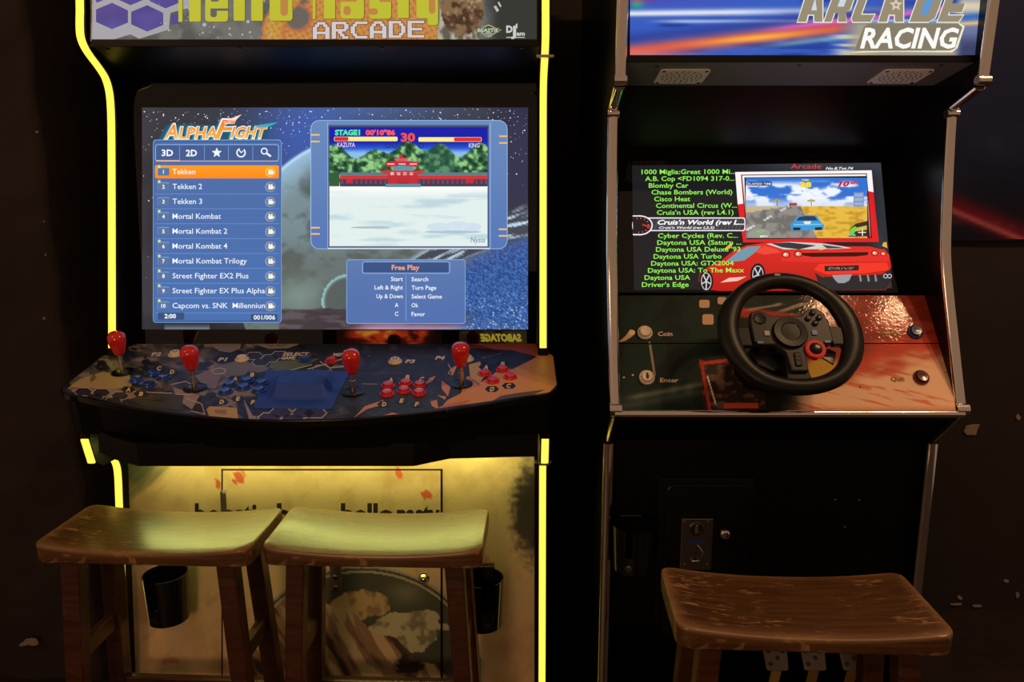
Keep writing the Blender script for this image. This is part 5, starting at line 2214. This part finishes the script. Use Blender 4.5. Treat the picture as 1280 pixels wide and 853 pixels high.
def paint_dash(X, Y):
    A = np.zeros(X.shape + (3,)) + np.array([18., 40., 34.])
    n = fbm(X / 40, Y / 40, 301, 5)
    A = mixc(A, (10, 20, 18), sstep(0.4, 0.65, n))
    # right half: dark red on top, pale orange below
    Rr = np.zeros_like(A) + np.array([140., 46., 34.])
    Rr = mixc(Rr, (176, 66, 44), sstep(0.45, 0.7, fbm(X / 50, Y / 12, 303, 4)))
    st = fbm((X + Y * 2.0) / 60, (Y - X * 0.25) / 5.0, 305, 4)
    t = Y - (470 - (X - 1000) * 0.16) + (fbm(X / 40, Y / 14, 307, 3) - 0.5) * 40
    lo = np.zeros_like(A) + np.array([238., 190., 158.])
    lo = mixc(lo, (214, 110, 78), sstep(0.60, 0.74, st) * 0.8)
    lo = mixc(lo, (240, 196, 158), sstep(0.45, 0.3, st) * 0.6)
    m = sstep(-16, 18, t)
    Rr = Rr * (1 - m[..., None]) + lo * m[..., None]
    Rr = mixc(Rr, (214, 60, 36), np.exp(-((t + 6) / 12) ** 2) * 0.6)
    Rr = mixc(Rr, (206, 80, 44), sstep(505, 516, Y) * 0.6)
    mr = sstep(985, 1030, X + (Y - 430) * 0.15)
    A = A * (1 - mr[..., None]) + Rr * mr[..., None]
    # dark car body in the middle, red bonnet above it
    c1 = np.exp(-(((X - 950) / 60) ** 2 + ((Y - 440) / 50) ** 2))
    A = mixc(A, (22, 16, 16), sstep(0.3, 0.7, c1))
    bn = np.exp(-(((Y - (391 + (X - 930) * 0.12)) / 8) ** 2)) * sstep(905, 930, X) * sstep(1030, 1000, X)
    A = mixc(A, (176, 52, 32), sstep(0.3, 0.8, bn))
    sl = (np.sin((X * 0.35 + Y * 1.0) / 1.9) > 0.45) * sstep(378, 380, Y) * sstep(392, 388, Y) * sstep(965, 975, X) * sstep(1016, 1006, X)
    A = mixc(A, (196, 170, 150), sl * 0.75)
    A = mixc(A, (206, 180, 160), np.exp(-(((Y - (385 - (X - 950) * 0.16)) / 1.5) ** 2)) * sstep(925, 940, X) * sstep(985, 970, X) * 0.8)
    # yellow glow seen through the wheel
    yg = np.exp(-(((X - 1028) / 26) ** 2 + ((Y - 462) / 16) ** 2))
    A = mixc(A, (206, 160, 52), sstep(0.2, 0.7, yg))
    # light trails on the dark side
    tr_ = Y - (500 - (X - 775) * 0.19)
    A = mixc(A, (126, 132, 116), np.exp(-(tr_ / 4) ** 2) * sstep(772, 800, X) * sstep(905, 870, X) * 0.7)
    A = mixc(A, (70, 84, 74), np.exp(-((tr_ - 9) / 5) ** 2) * sstep(905, 870, X) * 0.7)
    # red outlined car nose, lower middle
    car = (X > 878) & (X < 960) & (Y > 446 + (960 - X) * 0.10) & (Y < 512)
    cc = np.zeros_like(A) + np.array([44., 30., 26.])
    cc = mixc(cc, (92, 70, 56), sstep(0.52, 0.66, fbm(X / 9, Y / 5, 311, 4)))
    A = np.where(car[..., None], cc, A)
    A = mixc(A, (190, 62, 44), (np.abs(Y - (446 + (960 - X) * 0.10)) < 2.2) * (X > 874) * (X < 948))
    A = mixc(A, (176, 54, 40), (np.abs(X - (876 + (Y - 450) * 0.18)) < 2) * (Y > 450) * (Y < 514))
    A = mixc(A, (190, 70, 46), (np.abs(Y - 507) < 3.4) * (X > 905) * (X < 948))
    A = mixc(A, (214, 206, 190), (np.abs((X - 884) - (Y - 470) * 0.3) < 1.0) * (Y > 470) * (Y < 506))
    # dark far edge
    A = mixc(A, (24, 18, 16), (np.abs((X - 962) - (Y - 490) * 0.1) < 7) * (Y > 488))
    return A


def dash_w(Y):
    s = (Y - 368) / 147.0
    return 774 + 1.5 * s, 1176 + 19 * s


NXD = 380
for ya, yb, nyd in ((369.5, 429.0, 64), (430.2, 514, 88)):
    cv = Canvas(dash, 0.0)
    P = []
    for j in range(nyd + 1):
        y = ya + (yb - ya) * j / nyd
        a, b = dash_w(y)
        for i in range(NXD + 1):
            P.append((a + (b - a) * i / NXD, y))
    XY = np.array(P)
    CC = s2l_np(paint_dash(XY[:, 0], XY[:, 1]))
    cv.V = [dash.at(x, y, 0.0) for x, y in P]
    cv.C = [(c[0], c[1], c[2], 1) for c in CC]
    cv.F = [[j * (NXD + 1) + i, j * (NXD + 1) + i + 1, (j + 1) * (NXD + 1) + i + 1, (j + 1) * (NXD + 1) + i] for j in range(nyd) for i in range(NXD)]
    a_, b_ = dash.at(950, ya), dash.at(950, yb)
    pb = slab((b_.y, b_.z), (a_.y, a_.z), xj0 + 0.001, xj1 - 0.001, vn, 0.015)
    pb.V = [v - vn * 0.0006 for v in pb.V]
    po = pb.build('dash_panel', 'black_satin', m2)
    cv.up(3)
    if ya < 400:
        SQ = (206, 168, 140)
        for x, y, w_, h_ in ((874, 375, 13, 10), (897, 371.5, 11, 9), (878, 393, 14, 13), (900, 412, 6, 4)):
            cv.rrect(x, y, x + w_, y + h_, 2.5, SQ)
        cv.poly([(773, 432 - 4), (782, 420), (788, 412), (794, 414), (790, 421), (780, 427)], (206, 170, 140))
        cv.up()
        cv.ell(790, 416, 4.0, 3.6, (240, 210, 170), 10)
        cv.line([(811, 427.8), (813, 428.8)], 2, (150, 130, 110))
        cv.text('Coin', 822.5, 420, 5.4, (222, 190, 160), w=18, bold=0.02)
        cv.text('Mode', 1101, 417.6, 5.2, (150, 110, 44), w=23, bold=0.05)
    else:
        cv.poly([(811, 431), (814, 431), (820, 470), (817, 470)], (150, 132, 116))
        for x, y in ((780, 472), (791, 469)):
            cv.ell(x, y, 1.3, 1.2, (222, 196, 160), 8)
        cv.up()
        cv.text('Enter', 825, 478, 5.4, (222, 190, 160), w=23, bold=0.02)
        cv.text('Quit', 1113, 476.6, 5.6, (150, 112, 50), w=18, bold=0.05)
        cv.ell(1075, 484, 0.8, 2.0, (60, 40, 30), 8)
    cv.build('dash_picture', 'dash_print', po)
for cn, px, py in (('white', 806, 416.5), ('white', 808.5, 472.5), ('navy', 1143.5, 415.5), ('maroon', 1151, 472.5)):
    p = dash.at(px, py)
    b_ = button(m2, p, vn, cn, 1.0)
    if py > 470 and px < 900:
        q = p + vn * 0.0101
        MB().lathe([(0.0022, 0), (0.0020, 0.0004)], q + vdir * 0.0055, vn, 10).build('printed_figure', 'icon_black', b_)
        MB().prism([q + e1 * a + vdir * b for a, b in ((-0.0030, 0.003), (0.0030, 0.003), (0.0030, -0.002), (0.0015, -0.007), (-0.0015, -0.007), (-0.0030, -0.002))], vn * 0.0004).build('printed_figure', 'icon_black', b_)
# chrome rail under the dashboard
MB().tube([(xj0 - 0.012, 1.512, 0.992), (xj1 + 0.012, 1.512, 0.992)], 0.0085, 12).build('chrome_edging', 'chrome', m2, smooth=50)
MB().box(xj0, xj1, 1.520, 1.66, 0.975, 0.985).build('dash_underside', 'black_laminate', m2)
slab((1.622, 0.900), (1.530, 0.980), xj0, xj1, (0, -0.66, -0.75), 0.012).build('knee_board', 'black_laminate', m2)

# ---- steering wheel
wr_ = ray(987.5, 417)
WC = CAMP + wr_ * (1.502 / (wr_.y * CP_ - wr_.z * SP_))
WA = math.radians(38)
wn = Vector((0, -math.cos(WA), math.sin(WA)))
wv = Vector((0, math.sin(WA), math.cos(WA)))


def wpt(u, v, h=0.0):
    return WC + e1 * u + wv * v + wn * h


def cw(x, y):            # wheel crop pixel -> wheel plane metres
    return (x - 538) * 0.3163e-3, -(y - 437) * 0.3640e-3


RW = 0.1225
N = 72
V, Fc = [], []
seg = 14
for k in range(N):
    t = 2 * math.pi * k / N
    s_ = math.sin(t)
    flat = 1 - 0.05 * max(0, -s_ - 0.75) / 0.25
    thick = 1.0 + (0.22 if (abs(math.cos(t)) > 0.75) else 0.0) * sstep(0.75, 0.95, np.array(abs(math.cos(t))))
    for i in range(seg):
        a = 2 * math.pi * i / seg
        rr = RW + 0.0175 * math.cos(a) * float(thick)
        V.append(wpt(rr * math.cos(t), rr * s_ * flat, 0.0150 * math.sin(a)))
for k in range(N):
    for i in range(seg):
        a, b = k * seg, ((k + 1) % N) * seg
        Fc.append((a + i, a + (i + 1) % seg, b + (i + 1) % seg, b + i))
sw = MB().add(V, Fc).build('steering_wheel', 'wheel_leather', m2, smooth=60)


def wplate(name, pts, h0, h1, material, bevel=0.002, parent=None):
    ring = [wpt(*cw(x, y), h0) for x, y in pts]
    return MB().prism(ring, wn * (h1 - h0)).build(name, material, parent or sw, bevel=bevel)


wplate('spoke', [(150, 392), (205, 402), (292, 396), (294, 520), (232, 520), (205, 545), (160, 520)], -0.010, 0.004, 'wheel_leather', 0.003)
wplate('spoke', [(930, 392), (845, 400), (782, 396), (786, 512), (840, 512), (868, 540), (925, 520)], -0.010, 0.004, 'wheel_leather', 0.003)
wplate('spoke', [(478, 540), (604, 540), (612, 690), (660, 775), (440, 775), (468, 690)], -0.012, 0.003, 'wheel_leather', 0.003)
wplate('hub_plate', [(300, 318), (352, 306), (392, 318), (424, 340), (614, 340), (660, 302), (712, 290), (762, 318), (784, 380), (790, 500), (740, 522), (660, 520), (600, 566), (600, 676), (492, 676), (476, 566), (420, 520), (330, 520), (292, 500), (288, 380)], -0.008, 0.010, 'wheel_grey', 0.003)
hc = cw(525, 448)
MB().lathe([(0.0345, 0.008), (0.0345, 0.014), (0.0325, 0.017), (0.020, 0.0165), (0.0185, 0.015), (0.001, 0.0152)], wpt(*hc), wn, 32).build('centre_cap', 'black_plastic', sw, smooth=40)
MB().lathe([(0.013, 0.009), (0.013, 0.011), (0.011, 0.0125), (0.001, 0.012)], wpt(*cw(352, 360)), wn, 20).build('direction_pad', 'black_plastic', sw, smooth=40)
for k, (x, y) in enumerate(((690, 325), (655, 360), (726, 355), (693, 390))):
    b_ = MB().lathe([(0.0058, 0.009), (0.0058, 0.013), (0.0048, 0.0138), (0.0005, 0.0138)], wpt(*cw(x, y)), wn, 14).build('wheel_button', 'black_plastic', sw, smooth=40)
    q = cw(x, y)
    if k == 1:
        P = [(-.0022, -.0022), (.0022, -.0022), (.0022, .0022), (-.0022, .0022)]
    elif k == 0:
        P = [(-.0024, -.0018), (.0024, -.0018), (0, .0026)]
    elif k == 2:
        P = [(.0024 * math.cos(i * 0.785), .0024 * math.sin(i * 0.785)) for i in range(8)]
    else:
        P = None
    if P:
        MB().tube([wpt(q[0] + a, q[1] + b, 0.0140) for a, b in P], 0.0004, 5, closed=True).build('button_mark', 'icon_grey', b_)
    else:
        mk = MB()
        mk.tube([wpt(q[0] - .002, q[1] - .002, .014), wpt(q[0] + .002, q[1] + .002, .014)], 0.0004, 5)
        mk.tube([wpt(q[0] - .002, q[1] + .002, .014), wpt(q[0] + .002, q[1] - .002, .014)], 0.0004, 5)
        mk.build('button_mark', 'icon_grey', b_)
for x, y, mt in ((380, 452, 'icon_grey'), (677, 448, 'icon_blue'), (330, 508, 'icon_blue'), (745, 503, 'icon_blue')):
    u, v = cw(x, y)
    w_, h_ = (0.0050, 0.0050) if y < 480 else (0.0058, 0.0026)
    ring = [wpt(u + a, v + b, 0.0098) for a, b in Canvas.rr_pts(-w_, -h_, w_, h_, 0.001, 2)]
    MB().prism(ring, wn * 0.0025).build('wheel_button', mt, sw)
u, v = cw(660, 550)
MB().lathe([(0.0205, 0.004), (0.0205, 0.014), (0.0190, 0.0155), (0.0125, 0.0155), (0.0120, 0.013)], wpt(u, v), wn, 26, cap=True).build('red_dial', 'red_plastic', sw, smooth=40)
dl = MB().lathe([(0.0122, 0.012), (0.0118, 0.0170), (0.0095, 0.0182), (0.0005, 0.0182)], wpt(u, v), wn, 22).build('dial_knob', 'black_plastic', sw, smooth=40)
MB().tube([wpt(u - .003, v, .0184), wpt(u + .003, v, .0184)], 0.0005, 5).build('dial_mark', 'icon_grey', dl)
cb = wplate('console_buttons', [(524, 568), (562, 568), (566, 640), (556, 648), (532, 648), (522, 640)], 0.0095, 0.0125, 'black_plastic', 0.001)
for y in (582, 605, 632):
    u, v = cw(543, y)
    MB().tube([wpt(u - .0035, v, .0127), wpt(u + .0035, v, .0127)] if y != 632 else [wpt(u - .003, v - .002, .0127), wpt(u + .003, v - .002, .0127), wpt(u, v + .003, .0127), wpt(u - .003, v - .002, .0127)], 0.0005, 5).build('console_mark', 'icon_grey', cb)
u, v = cw(508, 86)
MB().prism([wpt(u + a, v + b, 0.0130) for a, b in ((-.0055, -.0022), (.0055, -.0022), (.0055, .0022), (-.0055, .0022))], wn * 0.0026).build('top_marker', 'icon_grey', sw)
# paddles behind the spokes, and the motor housing on the dashboard
for sx, pts in ((-1, [(292, 520), (330, 600), (420, 640), (480, 610), (470, 540)]), (1, [(604, 545), (700, 528), (742, 560), (800, 600), (832, 525), (790, 505)])):
    wplate('shift_paddle', pts, -0.024, -0.019, 'dark_steel' if sx > 0 else 'black_plastic', 0.001)
t_ = (vB - WC).dot(vn)
MB().lathe([(0.034, -0.006), (0.036, -0.020), (0.048, -0.024), (0.052, t_ * 0.999 if t_ < -0.03 else -0.10)], WC + wv * (-0.004), vn, 28).build('steering_column', 'black_plastic', m2, smooth=40)
q = dash.at(940, 468)
MB().prism([dash.at(x, y) for x, y in ((918, 440), (968, 440), (976, 470), (972, 494), (930, 486), (916, 466))], vn * 0.035).build('motor_housing', 'black_plastic', m2, bevel=0.004)

# ---- lower front with coin door
LD2 = 1.628
lo2 = Plane((0, LD2, 0.5), (0, -1, 0))
MB().box(xj0, xj1, LD2, LD2 + 0.016, 0.44, 0.925).build('front_panel', 'black_laminate', m2)
MB().box(xj0, xj1, 2.0, 2.016, 0.06, 0.60).build('footwell_back', 'black_laminate', m2)
MB().box(xj0, xj1, 1.61, 2.31, 0.0, 0.045).build('footwell_floor', 'black_laminate', m2)
a, b = lo2.at(824, 598), lo2.at(931, 780)
fr = MB().box(a.x, b.x, LD2 - 0.004, LD2, b.z, a.z).build('coin_door_frame', 'black_satin', m2, bevel=0.0015)
a, b = lo2.at(833, 604), lo2.at(925, 790)
cd = MB().prism([Vector((x, LD2 - 0.004, z)) for x, z in [(p[0], p[1]) for p in Canvas.rr_pts(a.x, b.z, b.x, a.z, 0.018, 4)]], (0, -0.007, 0)).build('coin_door', 'black_satin', fr, bevel=0.002)
a, b = lo2.at(852, 648, 0.012), lo2.at(888, 712, 0.012)
ca = MB().box(a.x, b.x, LD2 - 0.016, LD2 - 0.010, b.z, a.z).build('coin_acceptor', 'brushed_steel', m2, bevel=0.0015)
caP = Plane((0, LD2 - 0.016, 0), (0, -1, 0))
c = caP.at(870.5, 661)
MB().lathe([(0.0165, 0), (0.0165, 0.0015), (0.0145, 0.003), (0.0130, 0.003), (0.0115, 0.001)], c, (0, -1, 0), 24).build('reject_knob', 'dark_steel', ca, smooth=40)
MB().box(c.x - 0.0032, c.x + 0.0032, c.y - 0.0055, c.y, c.z - 0.011, c.z + 0.011).build('knob_grip', 'steel', ca, bevel=0.0008)
a, b = caP.at(859, 674), caP.at(881, 679)
MB().box(a.x, b.x, a.y - 0.0006, a.y, b.z, a.z).build('price_label', 'navy_plastic', ca)
c = caP.at(869, 695)
MB().box(c.x - 0.0022, c.x + 0.0022, c.y - 0.0006, c.y, c.z - 0.016, c.z + 0.010).build('coin_slot', 'icon_black', ca)
MB().tube([(c.x - 0.009, c.y, c.z - 0.010), (c.x - 0.007, c.y - 0.006, c.z - 0.010), (c.x + 0.007, c.y - 0.006, c.z - 0.010), (c.x + 0.009, c.y, c.z - 0.010)], 0.0022, 8).build('coin_guard', 'steel', ca, smooth=50)
MB().tube([caP.at(872, 682), caP.at(876, 687, 0.002), caP.at(879, 692, 0.002), caP.at(877, 697)], 0.002, 8).build('coin_lever', 'steel', ca, smooth=50)
for px, py in ((855.5, 652), (885, 652), (855.5, 706), (884, 706)):
    MB().lathe([(0.0025, 0), (0.0018, 0.0014), (0.0004, 0.0016)], caP.at(px, py), (0, -1, 0), 8).build('acceptor_screw', 'steel', ca)
MB().lathe([(0.0125, 0), (0.0125, 0.002), (0.0105, 0.006), (0.0075, 0.0075), (0.0006, 0.0065)], Plane((0, LD2 - 0.011, 0), (0, -1, 0)).at(906, 668), (0, -1, 0), 20).build('coin_door_lock', 'chrome', m2, smooth=40)
for px, py in ((1044, 625), (1074, 625.5), (1056, 659)):
    MB().lathe([(0.0022, 0), (0.0016, 0.001), (0.0004, 0.0012)], lo2.at(px, py), (0, -1, 0), 8).build('panel_screw', 'steel', m2)
cup_holder(m2, 791, 683, LD2, 0.046, 0.105, -110, 20)

# ---- pedals in the foot well
pd = m2
MB().box(CX2 - 0.20, CX2 + 0.22, 1.66, 1.98, 0.045, 0.10).build('pedal_base', 'black_plastic', pd, bevel=0.01)
for px, pw in ((969, 31), (1016, 31), (1064, 31)):
    d0 = 1.735
    pm = at_d(px, 822, d0)
    n_ = nrm((0, -0.80, 0.60))
    vv = Vector((0, 0.60, 0.80))
    hw_ = 0.030
    ring = []
    for a, b in Canvas.rr_pts(-hw_, -0.032, hw_, 0.052, 0.007, 3):
        k = 1.0 + 0.12 * b / 0.05
        ring.append(pm + e1 * a * k + vv * b)
    pad = MB().prism(ring, n_ * 0.006).build('pedal_pad', 'pedal_steel', pd, bevel=0.001)
    for a, b in ((-0.016, -0.016), (0.004, -0.002), (-0.018, 0.014), (0.018, 0.014), (0.0, 0.034)):
        MB().lathe([(0.0056, 0), (0.0056, 0.0006)], pm + e1 * a + vv * b + n_ * 0.006, n_, 12).build('pad_hole', 'icon_black', pad)
    fr_ = pm - vv * 0.03 - n_ * 0.003
    lo_ = Vector((fr_.x + 0.004, 1.770, 0.095))
    MB().add([fr_ + e1 * s * 0.013 + n_ * t for t in (0.0, -0.008) for s in (-1, 1)] + [lo_ + e1 * s * 0.013 + n_ * t for t in (0.0, -0.008) for s in (-1, 1)],
             [(0, 1, 5, 4), (2, 6, 7, 3), (0, 4, 6, 2), (1, 3, 7, 5), (0, 2, 3, 1), (4, 5, 7, 6)]).build('pedal_arm', 'gold_arm', pad, bevel=0.001)

# ================================================================== stools
SEAT_Z = 0.74


def make_stool(label, corners, seed):
    """corners: seat corners in photo pixels: front-left, front-right, back-right, back-left"""
    Q = [at_z(x, y, SEAT_Z) for x, y in corners]
    c = sum(Q, Vector()) / 4
    ex = ((Q[1] - Q[0]) + (Q[2] - Q[3])).normalized()
    rz = math.atan2(ex.y, ex.x)
    W, D = 0.452, 0.212
    root = empty('bar_stool', (c.x, c.y, 0), rz)
    tag(root, label, 'stool', 'wooden saddle stools')
    M = ROOT_M[root.name]

    def Wd(x, y, z):
        return M @ Vector((x, y, z))
    # seat: saddle dip along its length, rounded edges, worn rim
    NXs, NYs = 40, 18
    V, Fc, wear = [], [], []
    rng = random.Random(seed)

    def sadl(x):
        return -0.017 * (1 - (abs(x) / (W / 2)) ** 2.2)

    def cornered(u, v, inset):
        x, y = u * (W / 2 - inset), v * (D / 2 - inset)
        cr = 0.022
        dx, dy = abs(x) - (W / 2 - inset - cr), abs(y) - (D / 2 - inset - cr)
        if dx > 0 and dy > 0:
            m = max(dx, dy)
            h = math.hypot(dx, dy)
            f = m / h
            x = math.copysign(W / 2 - inset - cr + dx * f, x)
            y = math.copysign(D / 2 - inset - cr + dy * f, y)
        return x, y
    for j in range(NYs + 1):
        for i in range(NXs + 1):
            u, v = -1 + 2 * i / NXs, -1 + 2 * j / NYs
            x, y = cornered(u, v, 0.0035)
            edge = min(i, j, NXs - i, NYs - j)
            V.append(Wd(x, y, SEAT_Z + sadl(x) - (0.0012 if edge == 0 else 0)))
            wear.append(1.1 if edge == 0 else (0.35 if edge == 1 else 0.0))
    w_ = NXs + 1
    for j in range(NYs):
        for i in range(NXs):
            a = j * w_ + i
            Fc.append((a, a + 1, a + w_ + 1, a + w_))
    bd = [(i, 0) for i in range(NXs)] + [(NXs, j) for j in range(NYs)] + [(i, NYs) for i in range(NXs, 0, -1)] + [(0, j) for j in range(NYs, 0, -1)]
    prev = [j * w_ + i for i, j in bd]
    for inset, dz, wr2, follow in ((0.0010, -0.0030, 1.0, 1), (0.0, -0.0060, 0.55, 1), (0.0, -0.0100, 0.1, 1), (0.0, -0.020, 0.0, 0.6), (0.001, -0.041, 0.0, 0), (0.004, -0.044, 0.1, 0)):
        cur = []
        for i, j in bd:
            u, v = -1 + 2 * i / NXs, -1 + 2 * j / NYs
            x, y = cornered(u, v, inset)
            cur.append(len(V))
            V.append(Wd(x, y, SEAT_Z + sadl(x) * follow + dz - (0.006 * (1 - follow) if follow else 0)))
            wear.append(wr2)
        n_ = len(bd)
        for k in range(n_):
            Fc.append((prev[k], cur[k], cur[(k + 1) % n_], prev[(k + 1) % n_]))
        prev = cur
    Fc.append(prev[::-1])
    st = mesh_obj('seat', V, Fc, 'stool_seat_wood', root, wear=wear)
    auto_smooth(st, 28)
    # splayed legs
    th = 0.019
    zt = SEAT_Z - 0.042

    def leg_c(sx, sy, z):
        k = (zt - z)
        return sx * (0.164 + k * 0.058), sy * (0.066 + k * 0.036)
    for sx in (-1, 1):
        for sy in (-1, 1):
            P = []
            for z, t in ((0.0, th * 0.92), (zt, th)):
                cx, cy = leg_c(sx, sy, z)
                for a, b in ((-1, -1), (1, -1), (1, 1), (-1, 1)):
                    P.append(Wd(cx + a * t, cy + b * t, z))
            MB().hexa(P).build('leg', 'stool_leg_wood', root, bevel=0.003)
    # stretchers: one on each short side, one front, one back
    for sx in (-1, 1):
        z = 0.47
        x, y0_ = leg_c(sx, -1, z)
        _, y1_ = leg_c(sx, 1, z)
        P = []
        for zz in (z - 0.019, z + 0.019):
            for a, b in ((-0.010, y0_), (0.010, y0_), (0.010, y1_), (-0.010, y1_)):
                P.append(Wd(x + a, b, zz))
        MB().hexa(P).build('stretcher', 'stool_leg_wood', root, bevel=0.003)
    for sy, z in ((-1, 0.20), (1, 0.295)):
        x0_, y = leg_c(-1, sy, z)
        x1_, _ = leg_c(1, sy, z)
        P = []
        for zz in (z - 0.019, z + 0.019):
            for a, b in ((x0_, -0.010), (x1_, -0.010), (x1_, 0.010), (x0_, 0.010)):
                P.append(Wd(a, y + b, zz))
        MB().hexa(P).build('stretcher', 'stool_leg_wood', root, bevel=0.003)
    return root


make_stool('glossy wooden saddle-seat stool before the fighting cabinet, by the rough plaster wall', [(43, 680), (310, 686), (349, 632), (117, 628)], 1)
make_stool('worn wooden saddle-seat stool before the fighting cabinet, on the racing cabinet side', [(327, 682), (604, 685), (611, 635.5), (365, 631)], 2)
make_stool('scratched brown saddle-seat stool standing in front of the racing cabinet pedals', [(848, 777), (1187, 788), (1130, 716), (828, 710)], 3)

# ================================================================== the machine opposite, seen only mirrored in the dark glass
op = empty('opposite_arcade_cabinet', (-0.56, -1.72, 0))
tag(op, 'black arcade cabinet facing the others, with a lit strip sign reading SABOTAGE', 'arcade cabinet')
OX0, OX1 = -1.30, 0.18
MB().box(OX0, OX1, -2.10, -1.41, 0.0, 1.80).build('cabinet_body', 'black_laminate', op, bevel=0.01)
MB().box(OX0 + 0.02, OX1 - 0.02, -1.415, -1.402, 1.28, 1.40).build('sign_box', 'black_satin', op)
OV, OF, OC = [], [], []


def osheet(x0, x1, z0, z1, nx, nz_, fn, off):
    k = len(OV)
    X, Zz = np.meshgrid(np.linspace(x0, x1, nx + 1), np.linspace(z0, z1, nz_ + 1))
    C = s2l_np(fn(X, Zz)).reshape(-1, 3)
    for a, b, c in zip(X.ravel(), Zz.ravel(), C):
        OV.append((a, -1.402 + off, b))
        OC.append((c[0], c[1], c[2], 1))
    for j in range(nz_):
        for i in range(nx):
            OF.append((k + j * (nx + 1) + i + 1, k + j * (nx + 1) + i, k + (j + 1) * (nx + 1) + i, k + (j + 1) * (nx + 1) + i + 1))


def fire(X, Zz):
    A = np.zeros(X.shape + (3,)) + np.array([60., 12., 8.])
    n = fbm(X * 9, Zz * 16, 401, 5)
    A = mixc(A, (214, 64, 26), sstep(0.40, 0.58, n))
    A = mixc(A, (250, 170, 60), sstep(0.60, 0.75, n))
    A = mixc(A, (20, 8, 6), sstep(-0.62, -0.50, X))
    A = mixc(A, (40, 10, 8), sstep(-1.05, -1.18, X))
    return A


def drab(X, Zz):
    A = np.zeros(X.shape + (3,)) + np.array([66., 56., 34.])
    return mixc(A, (34, 28, 18), sstep(0.45, 0.65, fbm(X * 12, Zz * 12, 405, 4)))


osheet(-1.20, -0.48, 1.292, 1.388, 70, 12, fire, 0.0006)
osheet(-0.36, 0.10, 1.292, 1.388, 40, 10, drab, 0.0006)
tv, tf = text_geo('SABOTAGE', 0.05, 0.2, 1.0)
tx0, tx1 = tv[:, 0].min(), tv[:, 0].max()
k = len(OV)
for a, b in tv:
    # read from the front (looking towards -y) the word runs from +x to -x
    OV.append((0.066 - (a - tx0) / (tx1 - tx0) * 0.285, -1.402 + 0.0012, 1.315 + b / CAPH * 0.050))
    OC.append((*[s2l(v) for v in (236, 206, 70)], 1))
OF += [[i + k for i in f] for f in tf]
recalc(mesh_obj('sign_print', OV, OF, 'opposite_sign', op, cols=OC))
